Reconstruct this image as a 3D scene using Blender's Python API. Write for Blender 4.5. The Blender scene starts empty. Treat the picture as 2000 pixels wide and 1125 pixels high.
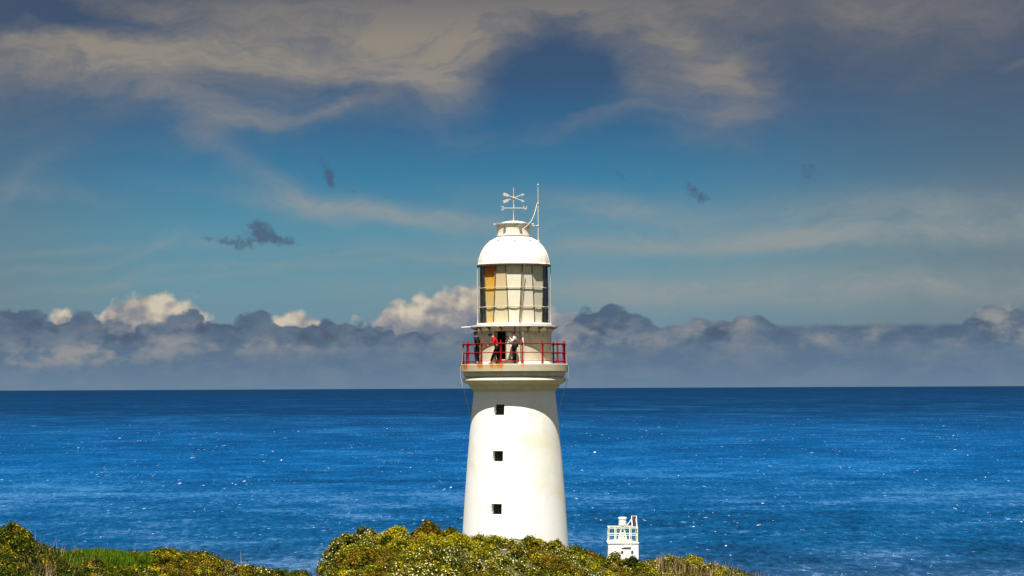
import bpy, math, random
import numpy as np
from mathutils import Vector, Matrix, noise as mn

# ------------------------------------------------------------------ camera, sky, sun, exposure
scene = bpy.context.scene
col = scene.collection
R = math.radians
ZC = 11.0            # eye height above the foot of the lighthouse
F = 4320.0           # focal length in photo pixels
DT = 120.0           # distance to the lighthouse
SEA = -79.0
EXPO = 1.2
SUN_EL, SUN_AZ = 69.0, -9.0      # sun behind the viewer, a little to the left

cam_d = bpy.data.cameras.new('camera'); cam = bpy.data.objects.new('camera', cam_d); col.objects.link(cam)
cam_d.sensor_width = 36.0; cam_d.lens = 36.0 * F / 2000.0
cam_d.shift_y = (755.5 - 562.5) / 2000.0
cam_d.clip_start = 0.5; cam_d.clip_end = 300000
cam.matrix_world = Matrix.Translation((0, 0, ZC)) @ Matrix.Rotation(R(90), 4, 'X') @ Matrix.Rotation(R(-0.255), 4, 'Z')
scene.camera = cam
scene.view_settings.view_transform = 'Standard'
scene.view_settings.look = 'None'
scene.view_settings.exposure = EXPO
scene.view_settings.gamma = 1.0
scene.render.resolution_x = 1024; scene.render.resolution_y = 576

sl = bpy.data.lights.new('sun', 'SUN'); sun = bpy.data.objects.new('sun', sl); col.objects.link(sun)
sl.energy = 4.8; sl.angle = R(0.5); sl.color = (1.0, 0.965, 0.90)
_sd = Vector((math.sin(R(SUN_AZ)) * math.cos(R(SUN_EL)), -math.cos(R(SUN_AZ)) * math.cos(R(SUN_EL)), math.sin(R(SUN_EL))))
sun.rotation_euler = _sd.to_track_quat('Z', 'Y').to_euler()
sun.location = (0, 0, 200)


# ---- small node language
class NT:
    def __init__(s, tree):
        s.t = tree; s.n = tree.nodes; s.l = tree.links
    def new(s, t, **k):
        n = s.n.new(t)
        for a, b in k.items(): setattr(n, a, b)
        return n
    def put(s, sock, v):
        if isinstance(v, S): s.l.new(v.s, sock)
        elif v is not None: sock.default_value = v
    def math(s, op, a, b=None, c=None, clamp=False):
        n = s.new('ShaderNodeMath', operation=op, use_clamp=clamp)
        s.put(n.inputs[0], a)
        if b is not None: s.put(n.inputs[1], b)
        if c is not None: s.put(n.inputs[2], c)
        return S(s, n.outputs[0])
    def comb(s, x, y, z=0.0):
        n = s.new('ShaderNodeCombineXYZ'); s.put(n.inputs[0], x); s.put(n.inputs[1], y); s.put(n.inputs[2], z)
        return S(s, n.outputs[0])
    def sep(s, v):
        n = s.new('ShaderNodeSeparateXYZ'); s.put(n.inputs[0], v)
        return [S(s, o) for o in n.outputs]
    def noise(s, vec, scale=1.0, detail=4.0, rough=0.5, dist=0.0, color=False):
        n = s.new('ShaderNodeTexNoise'); s.put(n.inputs['Vector'], vec)
        n.inputs['Scale'].default_value = scale; n.inputs['Detail'].default_value = detail
        n.inputs['Roughness'].default_value = rough; n.inputs['Distortion'].default_value = dist
        return S(s, n.outputs['Color' if color else 'Fac'])
    def voro(s, vec, scale=1.0, detail=0.0, rough=0.5, smooth=0.5):
        n = s.new('ShaderNodeTexVoronoi', feature='SMOOTH_F1'); s.put(n.inputs['Vector'], vec)
        n.inputs['Scale'].default_value = scale; n.inputs['Detail'].default_value = detail
        n.inputs['Roughness'].default_value = rough; n.inputs['Smoothness'].default_value = smooth
        return S(s, n.outputs['Distance'])
    def mix(s, f, a, b, mode='MIX'):
        n = s.new('ShaderNodeMix', data_type='RGBA', blend_type=mode)
        s.put(n.inputs[0], f)
        for k, v in ((6, a), (7, b)):
            if isinstance(v, tuple) and len(v) == 3: v = v + (1,)
            s.put(n.inputs[k], v)
        return S(s, n.outputs[2])
    def step(s, v, a, b, lo=0.0, hi=1.0, mode='SMOOTHSTEP'):
        n = s.new('ShaderNodeMapRange', interpolation_type=mode)
        s.put(n.inputs[0], v); n.inputs[1].default_value = a; n.inputs[2].default_value = b
        n.inputs[3].default_value = lo; n.inputs[4].default_value = hi
        return S(s, n.outputs[0])
    def ramp(s, v, pts, interp='LINEAR'):
        n = s.new('ShaderNodeValToRGB'); s.put(n.inputs[0], v)
        cr = n.color_ramp; cr.interpolation = interp
        while len(cr.elements) < len(pts): cr.elements.new(0.5)
        for e, (p, c) in zip(cr.elements, pts):
            e.position = p; e.color = tuple(c) + (1,)
        return S(s, n.outputs[0])
    def add(s, v, w):
        n = s.new('ShaderNodeVectorMath', operation='ADD'); s.put(n.inputs[0], v); s.put(n.inputs[1], w)
        return S(s, n.outputs[0])
    def vscale(s, v, k):
        n = s.new('ShaderNodeVectorMath', operation='SCALE'); s.put(n.inputs[0], v); s.put(n.inputs['Scale'], k)
        return S(s, n.outputs[0])
class S:
    def __init__(s, nt, sock): s.nt = nt; s.s = sock
    def __add__(s, o): return s.nt.math('ADD', s, o)
    def __radd__(s, o): return s.nt.math('ADD', o, s)
    def __sub__(s, o): return s.nt.math('SUBTRACT', s, o)
    def __rsub__(s, o): return s.nt.math('SUBTRACT', o, s)
    def __mul__(s, o): return s.nt.math('MULTIPLY', s, o)
    def __rmul__(s, o): return s.nt.math('MULTIPLY', o, s)
    def __truediv__(s, o): return s.nt.math('DIVIDE', s, o)
def lin(r, g, b, k=1.0):
    f = lambda c: ((c / 255.0 + 0.055) / 1.055) ** 2.4 if c > 10 else c / 255.0 / 12.92
    return (f(r) * k, f(g) * k, f(b) * k)

# ---- world: clear sky gradient, high veil of cloud, low cumulus over the sea, scud
world = bpy.data.worlds.new('World'); scene.world = world; world.use_nodes = True
w = NT(world.node_tree); w.n.clear()
KE = 0.5 ** EXPO
def sk(r, g, b): return lin(r, g, b, KE)
tc = w.new('ShaderNodeTexCoord')
nrm = w.new('ShaderNodeVectorMath', operation='NORMALIZE'); w.l.new(tc.outputs['Generated'], nrm.inputs[0])
dx, dy, dz = w.sep(S(w, nrm.outputs[0]))
AZ = w.math('ARCTAN2', dx, dy) * 4.32
EL = w.math('ARCSINE', dz) * 4.32
def PX(x): return (x - 1000) / 1000.0
def PY(y): return (755.5 - y) / 1000.0
def blob(X, Y, cx, cy, rx, ry, rot=0.0, k=1.0):
    """soft elliptical patch of cloud, centre and radii in thousandths of the sky unit"""
    x = X - PX(cx); y = Y - PY(cy)
    if rot:
        c, s_ = math.cos(R(rot)), math.sin(R(rot))
        x, y = x * c + y * s_, y * c - x * s_
    x = x * (1000.0 / rx); y = y * (1000.0 / ry)
    q = x * x + y * y
    return w.math('EXPONENT', q * -1.0) * k
def total(X, Y, lst):
    t = None
    for b in lst:
        v = blob(X, Y, *b); t = v if t is None else t + v
    return t

sky_t = w.new('ShaderNodeTexSky', sky_type='NISHITA'); sky_t.sun_disc = False
sky_t.sun_elevation = R(SUN_EL); sky_t.sun_rotation = R(180 + 9); sky_t.altitude = 90
sky_t.air_density = 1.0; sky_t.dust_density = 1.0; sky_t.ozone_density = 1.5
nish = w.vscale(S(w, sky_t.outputs[0]), 0.045)
def P2(x, y, seed): return w.comb(x + seed * 5.13, y + seed * 2.71)
def n2d(x, y, seed, scale, detail, rough=0.5, color=False):
    r = w.noise(P2(x, y, seed), scale, detail, rough, 0.0, color); r.s.node.noise_dimensions = '2D'; return r
def v2d(x, y, seed, scale, detail, rough=0.5, smooth=0.4):
    r = w.voro(P2(x, y, seed), scale, detail, rough, smooth); r.s.node.voronoi_dimensions = '2D'; return r
low = w.ramp(w.math('MULTIPLY', EL, 1.0, clamp=True), [
    (0.0, sk(122, 142, 162)), (0.06, sk(114, 136, 158)), (0.12, sk(112, 142, 158)), (0.20, sk(106, 148, 162)), (0.30, sk(90, 144, 166)),
    (0.40, sk(64, 127, 161)), (0.50, sk(54, 105, 144)), (0.60, sk(58, 88, 122)), (0.75, sk(62, 80, 106)), (1.0, sk(62, 92, 130))])
# greyer air to the far left and far right
greyer = w.ramp(w.math('MULTIPLY', EL, 1.0, clamp=True), [(0.0, sk(104, 122, 142)), (0.14, sk(112, 128, 138)), (0.3, sk(104, 122, 132)), (0.45, sk(84, 106, 126)), (0.6, sk(74, 92, 116)), (0.8, sk(70, 82, 106))])
side = w.math('MAXIMUM', w.step(AZ, 0.15, 1.1, 0.0, 0.85), w.step(AZ, -0.55, -1.1, 0.0, 0.6))
low = w.mix(side, low, greyer)
base = w.mix(w.step(EL, 0.95, 2.2), low, nish)
# broad high clouds added out of view, tinted warm for the ambient light
broad = w.step(n2d(AZ * 0.9, EL * 1.7, 3.0, 1.1, 4, 0.55), 0.40, 0.62) * w.step(EL, 0.80, 1.3)
base = w.mix(broad * 0.7, base, sk(150, 134, 112))

# veil of high cloud
wx, wy, wz = w.sep(n2d(AZ, EL * 1.6, 7.0, 2.4, 5, 0.55, color=True))
X1 = AZ + (wx - 0.5) * 0.30; Y1 = EL + (wy - 0.5) * 0.20
veil = total(X1, Y1, [(430, 205, 620, 80, 3, .34), (1000, -20, 1300, 70, 0, .55), (1750, 110, 420, 150, 0, .22), (1380, 200, 200, 110, -20, .22),
    (60, 122, 330, 46, 3, .92), (480, 108, 300, 52, -2, .92), (840, 108, 180, 84, 0, .82), (540, 20, 800, 40, 0, .62), (1050, 20, 300, 62, 0, .65),
    (1290, 82, 190, 34, -25, .65), (1430, 165, 60, 80, -22, .68), (1420, 250, 100, 30, 10, .5), (1300, 200, 70, 90, 35, .42),
    (490, 262, 120, 36, 14, .66), (640, 222, 140, 24, 14, .42), (300, 170, 170, 40, -25, .45), (1150, 250, 150, 15, 8, .38), (930, 240, 190, 14, 0, .22),
    (60, 335, 90, 26, 30, .36), (110, 368, 100, 15, -22, .26), (700, 405, 300, 24, -6, .42), (540, 350, 200, 24, -28, .24), (900, 170, 60, 60, 0, .3),
    (250, 500, 330, 12, 2, .26), (560, 528, 420, 11, 5, .3), (1780, 22, 320, 60, 0, .42), (1850, 95, 75, 34, 50, .26), (1990, 145, 90, 10, 0, .4)])
veil = veil + total(AZ, EL + (wy - 0.5) * 0.05 + (wx - 0.5) * 0.02, [(1480, 476, 540, 22, 1, 1.0), (1820, 425, 400, 46, 0, .85), (1480, 575, 700, 36, 0, .85), (1180, 405, 230, 30, -7, .62), (760, 415, 280, 22, -5, .8), (560, 375, 120, 18, -30, .28), (440, 300, 60, 24, -50, .2), (1560, 520, 700, 60, 0, .25), (520, 535, 420, 9, 5, .35), (150, 490, 300, 8, 1, .3)])
fib = n2d(X1 * 0.9, Y1 * 3.0 + X1 * 0.25, 1.0, 2.0, 8, 0.6)
fine = n2d(X1 * 1.3 + Y1 * 2.6, Y1 * 4.6 - X1 * 1.0, 9.0, 4.4, 9, 0.66)
hole = total(X1, Y1, [(110, 44, 220, 24, 2, .8), (1095, 150, 130, 72, 0, .6), (640, 165, 180, 30, -8, .35), (1300, 215, 40, 30, 20, .25)])
vd = (veil - hole) * (fib * 0.70 + fine * 1.35 - 0.14) + (fib - 0.5) * 0.12 + (fine - 0.5) * 0.13
vd = w.step(vd, 0.0, 1.4, mode='SMOOTHSTEP') * 0.26 + w.math('MULTIPLY', vd, 0.85, clamp=True) * 0.56
vcol = w.ramp(EL, [(0.0, sk(150, 154, 152)), (0.22, sk(152, 156, 154)), (0.35, sk(146, 154, 156)), (0.50, sk(128, 132, 138)), (0.60, sk(156, 147, 134)), (0.67, sk(156, 146, 130)), (0.73, sk(132, 127, 122)), (0.76, sk(116, 112, 112)), (1.0, sk(150, 145, 140))])
vcol = w.mix(w.step(AZ, 0.05, 0.8, 0.0, 0.7) * w.step(EL, 0.36, 0.5), vcol, sk(118, 117, 121))
base = w.mix(w.math('MULTIPLY', vd, 1.0, clamp=True), base, vcol)

# dark scud drifting below the veil
sn = n2d(AZ, EL * 1.2, 21.0, 22.0, 7, 0.66)
scud = total(AZ, EL, [(508, 460, 34, 26, 0, 1.0), (450, 474, 48, 10, -8, .75), (562, 470, 36, 10, -12, .8), (636, 330, 14, 22, 40, .75), (648, 348, 9, 20, 10, .7),
    (462, 240, 9, 13, 0, .5), (1352, 372, 36, 13, -40, .75), (1372, 390, 12, 15, 0, .7), (1580, 340, 17, 18, 20, .6), (1548, 318, 26, 8, -10, .45), (1750, 328, 12, 14, 0, .4), (650, 495, 14, 9, 0, .35), (1225, 352, 32, 8, -30, .35), (694, 374, 16, 7, 0, .35)])
sd = w.step(scud * 0.95 + (sn - 0.5) * 3.4 * w.step(scud, 0.02, 0.35), 0.25, 1.25)
base = w.mix(sd * 0.75, base, sk(74, 88, 114))

# cumulus bank over the horizon: lit tops behind, shaded bank in front
def curve(pts):
    """height of a cloud top along the horizon, from photo-like (x, y) pairs; 0.3 of the sky unit at most"""
    r = w.ramp(w.math('MULTIPLY_ADD', AZ, 0.5, 0.5, clamp=True), [(x / 2000.0, (max(0.0, (755.5 - y) / 300.0),) * 3) for x, y in pts])
    return r * 0.3
def puffs(seed, sc, vs):
    a = n2d(AZ, EL * 1.15, seed, sc, 6, 0.55)
    b = v2d(AZ, EL * 1.25, seed + 4, vs, 1, 0.5)
    return (a - 0.5) * 0.9 + (0.42 - b) * 0.42
pf = puffs(2.0, 15.0, 24.0); pf2 = n2d(AZ + 0.008, EL * 1.15 - 0.014, 2.0, 15.0, 3, 0.5)
pf3 = n2d(AZ, EL * 1.15, 2.0, 15.0, 3, 0.5)
H2 = curve([(0, 600), (40, 612), (90, 625), (125, 604), (142, 597), (160, 612), (205, 612), (222, 584), (260, 572), (330, 572), (378, 580), (410, 612), (470, 650), (535, 612), (570, 597), (605, 612), (660, 640), (738, 612), (765, 588), (830, 578), (870, 562), (925, 552), (1000, 575), (1090, 604), (1130, 612), (1200, 650), (1870, 660), (1900, 606), (1955, 606), (2000, 640)])
q2 = H2 + pf * 0.050 - EL
dl = w.step(q2, -0.006, 0.013)
rel = w.step(q2, 0.0, 0.075, 1.0, 0.0, mode='LINEAR')
lv = w.math('MULTIPLY', rel * 0.80 + (pf3 - pf2) * 2.6 + pf * 0.22 + 0.12, 1.0, clamp=True)
lit_c = w.ramp(lv, [(0.0, sk(118, 126, 142)), (0.40, sk(146, 146, 150)), (0.70, sk(178, 170, 160)), (1.0, sk(206, 195, 176))])
lit_c = w.mix(w.step(AZ, 0.0, 0.12, 0.0, 0.75), lit_c, sk(124, 132, 148))
base = w.mix(dl * 0.97, base, lit_c)
# shaded bank
pg = puffs(12.0, 17.0, 27.0)
H1 = curve([(0, 608), (60, 604), (110, 612), (165, 606), (215, 618), (250, 632), (300, 628), (345, 606), (385, 596), (405, 618), (440, 622), (480, 612), (512, 596), (545, 618), (600, 622), (700, 618), (745, 640), (780, 648), (830, 640), (870, 646), (905, 640), (1090, 640), (1135, 606), (1195, 594), (1255, 612), (1290, 636), (1360, 626), (1420, 624), (1478, 612), (1512, 637), (1868, 637), (1890, 604)])
rough_ = w.step(AZ, 0.50, 0.53, 1.0, 0.16) 
rough_ = w.math('MAXIMUM', rough_, w.step(AZ, 0.865, 0.89)) * w.step(AZ, 0.1, 0.3, 1.0, 0.75)
q1 = H1 + pg * 0.050 * rough_ - EL
dd = w.step(q1, -0.004, 0.008)
ds = n2d(AZ * 0.9, EL * 1.9, 60.0, 12.0, 7, 0.60)
glow = total(AZ, EL, [(150, 690, 130, 24, 0, .95), (290, 684, 130, 20, 0, .6), (60, 695, 60, 18, 0, .55), (340, 660, 60, 14, 0, .6), (500, 674, 120, 16, 0, .6), (640, 670, 120, 16, 0, .4), (375, 634, 26, 10, 0, .95), (240, 640, 44, 9, 0, 1.0),
    (1120, 672, 70, 30, 0, .95), (1250, 668, 60, 22, 0, .65), (1380, 650, 55, 32, 0, .95), (1455, 636, 18, 15, 0, .8), (1596, 664, 32, 22, 0, .6), (1705, 656, 40, 18, 0, .65), (1925, 632, 44, 26, 0, 1.0), (1975, 655, 50, 20, 0, .8), (1520, 675, 90, 14, 0, .3), (1860, 672, 90, 14, 0, .35), (860, 668, 100, 16, 0, .5), (1180, 640, 60, 14, 0, .5)])
gv = w.math('MULTIPLY', glow * 1.2, w.step(ds * 0.75 + pg * 0.35 + 0.12, 0.34, 0.66), clamp=True)
dark_c = w.ramp(EL, [(0.0, sk(100, 127, 152)), (0.04, sk(92, 118, 144)), (0.075, sk(90, 114, 138)), (0.12, sk(78, 99, 123)), (0.16, sk(82, 103, 127))])
dark_c = w.mix(w.math('MULTIPLY', (ds - 0.40) * 1.6, 1.0, clamp=True), dark_c, sk(120, 135, 150))
dark_c = w.mix(w.math('MULTIPLY', rough_ * w.step(pg * 0.5 + ds * 0.5, 0.20, 0.0) * w.step(EL, 0.07, 0.11), 0.8, clamp=True), dark_c, sk(70, 82, 106))
bank_c = w.mix(gv * 0.8, dark_c, sk(152, 151, 150))
base = w.mix(dd * 0.96, base, bank_c)
# pale air just over the water
base = w.mix(w.step(EL, 0.05, -0.002) * 0.45, base, sk(108, 132, 154))
bg = w.new('ShaderNodeBackground'); w.put(bg.inputs[0], base); bg.inputs[1].default_value = 1.0
wo = w.new('ShaderNodeOutputWorld'); w.l.new(bg.outputs[0], wo.inputs[0])
world.cycles.sampling_method = 'MANUAL'; world.cycles.sample_map_resolution = 512


# ------------------------------------------------------------------ helpers
def unroll(px, py):
    a = R(0.255); x = px - 1000; y = 755.5 - py
    return x * math.cos(a) + y * math.sin(a), -x * math.sin(a) + y * math.cos(a)
def at(px, py, d):
    x, y = unroll(px, py)
    return Vector((x * d / F, d, ZC + y * d / F))

def tag(o, label=None, cat=None, group=None, kind=None):
    if label: o['label'] = label
    if cat: o['category'] = cat
    if group: o['group'] = group
    if kind: o['kind'] = kind
    return o
def empty(name, loc=(0, 0, 0), rz=0.0):
    o = bpy.data.objects.new(name, None); col.objects.link(o); o.location = loc; o.rotation_euler = (0, 0, rz)
    o.empty_display_size = 0.3
    return o
class MB:
    def __init__(s): s.v = []; s.f = []; s.m = []; s.mi = 0
    def add(s, vs, fs):
        o = len(s.v); s.v.extend([tuple(v) for v in vs]); s.f.extend([tuple(i + o for i in f) for f in fs]); s.m.extend([s.mi] * len(fs))
    def box(s, c, size, rot=None):
        hx, hy, hz = size[0] / 2, size[1] / 2, size[2] / 2
        vs = [Vector((x, y, z)) for z in (-hz, hz) for y in (-hy, hy) for x in (-hx, hx)]
        if rot is not None: vs = [rot @ v for v in vs]
        vs = [v + Vector(c) for v in vs]
        s.add(vs, [(0, 2, 3, 1), (4, 5, 7, 6), (0, 1, 5, 4), (2, 6, 7, 3), (0, 4, 6, 2), (1, 3, 7, 5)])
    def bar(s, a, b, wd, th):
        a = Vector(a); b = Vector(b); d = b - a
        q = d.to_track_quat('Z', 'Y').to_matrix()
        s.box((a + b) / 2, (wd, th, d.length), q)
    def tube(s, path, r, seg=8, caps=True):
        path = [Vector(p) for p in path]; n = len(path)
        rs = r if isinstance(r, (list, tuple)) else [r] * n
        vs = []; prev = None
        for i, p in enumerate(path):
            t = (path[min(i + 1, n - 1)] - path[max(i - 1, 0)]).normalized()
            if prev is None: u = t.orthogonal().normalized()
            else:
                u = prev - t * prev.dot(t)
                u = u.normalized() if u.length > 1e-6 else t.orthogonal().normalized()
            prev = u; v_ = t.cross(u)
            for k in range(seg):
                a = 2 * math.pi * k / seg
                vs.append(p + (u * math.cos(a) + v_ * math.sin(a)) * rs[i])
        fs = [(i * seg + k, i * seg + (k + 1) % seg, (i + 1) * seg + (k + 1) % seg, (i + 1) * seg + k) for i in range(n - 1) for k in range(seg)]
        if caps: fs += [tuple(range(seg))[::-1], tuple((n - 1) * seg + k for k in range(seg))]
        s.add(vs, fs)
    def lathe(s, prof, seg=48, c=(0, 0, 0), a0=0.0, a1=360.0, close=False):
        """prof: list of (radius, z)"""
        full = abs(a1 - a0) >= 359.9
        na = seg if full else seg + 1
        vs = []
        for (r, z) in prof:
            for k in range(na):
                a = R(a0 + (a1 - a0) * k / seg)
                vs.append((c[0] + r * math.sin(a), c[1] - r * math.cos(a), c[2] + z))
        fs = []
        n = len(prof)
        for i in range(n if close else n - 1):
            j = (i + 1) % n
            for k in range(seg if full else seg):
                k2 = (k + 1) % na
                fs.append((i * na + k, i * na + k2, j * na + k2, j * na + k))
        s.add(vs, fs)
    def ball(s, c, r, seg=12, rings=8, sq=(1, 1, 1)):
        pr = [(r * math.cos(-math.pi / 2 + math.pi * i / rings), r * math.sin(-math.pi / 2 + math.pi * i / rings)) for i in range(rings + 1)]
        pr[0] = (r * 0.01, -r); pr[-1] = (r * 0.01, r)
        o = len(s.v); s.lathe(pr, seg, (0, 0, 0))
        for i in range(o, len(s.v)):
            v = s.v[i]; s.v[i] = (c[0] + v[0] * sq[0], c[1] + v[1] * sq[1], c[2] + v[2] * sq[2])
    def build(s, name, mat, parent=None, smooth=False, loc=None, auto=None):
        me = bpy.data.meshes.new(name)
        me.from_pydata(s.v, [], s.f)
        mats = mat if isinstance(mat, (list, tuple)) else [mat]
        for m in mats: me.materials.append(m)
        if len(mats) > 1: me.polygons.foreach_set('material_index', s.m)
        if smooth: me.polygons.foreach_set('use_smooth', [True] * len(s.f))
        me.validate()
        if smooth:
            try: me.set_sharp_from_angle(angle=R(auto if auto else 35))
            except Exception: pass
        me.update()
        o = bpy.data.objects.new(name, me); col.objects.link(o)
        if parent is not None: o.parent = parent
        if loc is not None: o.location = loc
        return o

def mat(name, color, rough=0.7, metallic=0.0, spec=0.4, var=0.0, vscale=3.0, bump=0.0, bscale=20.0, dirt=None, dirt_amt=0.0, dscale=2.0, coat=0.0):
    m = bpy.data.materials.new(name); m.use_nodes = True
    t = NT(m.node_tree); b = m.node_tree.nodes['Principled BSDF']
    b.inputs['Roughness'].default_value = rough; b.inputs['Metallic'].default_value = metallic
    b.inputs['Specular IOR Level'].default_value = spec
    if coat: b.inputs['Coat Weight'].default_value = coat
    co = t.new('ShaderNodeTexCoord'); P = S(t, co.outputs['Object'])
    c = color
    if var > 0:
        n = t.noise(P, vscale, 6, 0.6)
        lo = tuple(x * (1 - var) for x in color); hi = tuple(min(1, x * (1 + var)) for x in color)
        c = t.mix(t.step(n, 0.3, 0.7), lo, hi)
    if dirt is not None:
        px, py, pz = t.sep(P)
        n = t.noise(t.comb(px, py, pz * 0.35), dscale, 8, 0.65, 0.3)
        c = t.mix(t.step(n, 0.72 - dirt_amt, 0.86 - dirt_amt * 0.6), c if isinstance(c, S) else tuple(c), dirt)
    if isinstance(c, S): t.put(b.inputs['Base Color'], c)
    else: b.inputs['Base Color'].default_value = tuple(c) + (1,)
    if bump > 0:
        n2 = t.noise(P, bscale, 6, 0.6)
        bn = t.new('ShaderNodeBump'); bn.inputs['Strength'].default_value = bump; bn.inputs['Distance'].default_value = 0.02
        t.put(bn.inputs['Height'], n2); t.l.new(bn.outputs[0], b.inputs['Normal'])
    return m

rng = np.random.default_rng(11); random.seed(5)

# ------------------------------------------------------------------ the setting: headland, water
SIL = [(-1500, 900), (-600, 985), (-200, 1005), (0, 1027), (40, 1042), (80, 1062), (110, 1068), (150, 1063), (210, 1064), (270, 1073), (330, 1075), (400, 1079), (450, 1093), (520, 1109), (600, 1119), (622, 1121),
       (636, 1085), (655, 1066), (680, 1048), (710, 1043), (745, 1047), (765, 1036), (800, 1034), (825, 1030), (860, 1030), (885, 1034), (905, 1043), (930, 1049), (960, 1048), (990, 1056), (1030, 1055),
       (1060, 1058), (1080, 1058), (1110, 1062), (1150, 1072), (1187, 1083), (1240, 1090), (1290, 1086), (1340, 1087), (1400, 1100), (1450, 1114), (1500, 1128), (1700, 1190), (2100, 1290), (3500, 1500)]
SX = np.array([p[0] for p in SIL], float); SY = np.array([p[1] for p in SIL], float)
VEG = 0.42
def sstep(a, b, x):
    t = np.clip((x - a) / (b - a), 0, 1); return t * t * (3 - 2 * t)
def ridge_d(px): return np.interp(px, [-800, 0, 300, 600, 622, 640, 900, 1200, 1500, 2500], [64, 72, 78, 84, 85, 78, 80, 84, 88, 96])
def vnoise(x, y, seed=0.0):
    """cheap smooth value noise on arrays"""
    xi = np.floor(x); yi = np.floor(y); xf = x - xi; yf = y - yi
    def h(a, b): 
        v = np.sin(a * 127.1 + b * 311.7 + seed * 17.3) * 43758.5453
        return v - np.floor(v)
    u = xf * xf * (3 - 2 * xf); v = yf * yf * (3 - 2 * yf)
    return (h(xi, yi) * (1 - u) + h(xi + 1, yi) * u) * (1 - v) + (h(xi, yi + 1) * (1 - u) + h(xi + 1, yi + 1) * u) * v
def fbm(x, y, seed=0.0, o=4):
    s = 0; a = 0.5
    for i in range(o): s = s + a * vnoise(x * 2 ** i, y * 2 ** i, seed + i); a *= 0.5
    return s
def ground_z(x, d):
    x = np.asarray(x, float); d = np.asarray(d, float)
    dd = np.maximum(d, 20.0)
    px = 1000 + x / dd * F
    dr = ridge_d(px)
    sy = np.interp(px, SX, SY)
    zr = ZC + (755.5 + (px - 1000) * -0.00445 - sy) * dr / F - VEG
    zr = np.clip(zr, -4, 12)
    front = zr - 0.125 * (dr - d) - 0.0012 * np.maximum(dr - 12 - d, 0) ** 2
    front = np.maximum(front, 1.2)
    back = zr - 0.10 * (d - dr) - 0.012 * np.maximum(d - dr, 0) ** 2
    plat = np.interp(d, [0, 112, 126, 165, 200, 240, 300, 330, 500], [0, 0, 0, -3.8, -9.5, -26, -74, -84, -90]) - 0.00035 * np.maximum(np.abs(x) - 30, 0) ** 2
    plat = plat - 1.7 * sstep(4.5, 9.0, np.abs(x - 0.2))
    z = np.where(d < dr, front, np.maximum(back, plat))
    near = 9.3 - 0.27 * np.maximum(d, -20)
    near = np.where(d < 1, 9.3 + 0 * d, near)
    z = np.where(d < 45, np.maximum(np.minimum(near, 9.3), np.minimum(z, 1.6)), z)
    return z + (fbm(x * 0.5, d * 0.5, 3) - 0.47) * 0.35

def np_mesh(name, V, Q, mats, parent=None, mi=None, smooth=False):
    me = bpy.data.meshes.new(name); nq = len(Q); k = Q.shape[1]
    me.vertices.add(len(V)); me.vertices.foreach_set('co', V.astype(np.float32).ravel())
    me.loops.add(nq * k); me.loops.foreach_set('vertex_index', Q.astype(np.int32).ravel())
    me.polygons.add(nq); me.polygons.foreach_set('loop_start', np.arange(0, nq * k, k, dtype=np.int32))
    for m in mats: me.materials.append(m)
    if mi is not None: me.polygons.foreach_set('material_index', mi.astype(np.int32))
    if smooth: me.polygons.foreach_set('use_smooth', np.ones(nq, bool))
    me.update(calc_edges=True); me.validate()
    o = bpy.data.objects.new(name, me); col.objects.link(o)
    if parent is not None: o.parent = parent
    return o

# headland sheet
def headland_mat():
    m = bpy.data.materials.new('scrub_soil'); m.use_nodes = True
    t = NT(m.node_tree); b = m.node_tree.nodes['Principled BSDF']
    co = t.new('ShaderNodeTexCoord'); P = S(t, co.outputs['Object'])
    n = t.noise(P, 0.9, 8, 0.65); n2 = t.noise(P, 0.12, 5, 0.6)
    c = t.ramp(n, [(0.30, (0.020, 0.028, 0.008)), (0.48, (0.045, 0.055, 0.014)), (0.60, (0.085, 0.07, 0.022)), (0.75, (0.06, 0.085, 0.018))])
    c = t.mix(t.step(n2, 0.45, 0.62) * 0.5, c, (0.10, 0.075, 0.035))
    geo = t.new('ShaderNodeNewGeometry'); gx, gy, gz = t.sep(S(t, geo.outputs['Normal']))
    c = t.mix(t.step(gz, 0.80, 0.62), c, t.mix(n, (0.12, 0.10, 0.075), (0.24, 0.20, 0.14)))
    t.put(b.inputs['Base Color'], c); b.inputs['Roughness'].default_value = 0.9; b.inputs['Specular IOR Level'].default_value = 0.15
    bn = t.new('ShaderNodeBump'); bn.inputs['Strength'].default_value = 0.8; bn.inputs['Distance'].default_value = 0.25
    t.put(bn.inputs['Height'], n); t.l.new(bn.outputs[0], b.inputs['Normal'])
    return m
M_soil = headland_mat()
ds_ = np.concatenate([np.arange(-30, 50, 2.5), np.arange(50, 100, 0.5), np.arange(100, 200, 2.0), np.arange(200, 345, 5.0)])
xs_ = np.concatenate([np.arange(-220, -40, 6.0), np.arange(-40, 40, 0.5), np.arange(40, 221, 6.0)])
GX, GD = np.meshgrid(xs_, ds_)
GZ = ground_z(GX, GD)
edge = np.clip((np.abs(GX) - 130) / 80, 0, 1)
GZ = GZ * (1 - edge) + (-86) * edge
V = np.stack([GX, GD, GZ], -1).reshape(-1, 3)
nr, nc = GX.shape
ii, jj = np.meshgrid(np.arange(nr - 1), np.arange(nc - 1), indexing='ij')
a = (ii * nc + jj).ravel()
Q = np.stack([a, a + 1, a + nc + 1, a + nc], -1)
land = np_mesh('ground', V, Q, [M_soil], smooth=True)
tag(land, 'scrub covered headland sloping down around the lighthouse to the sea', kind='structure')

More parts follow.
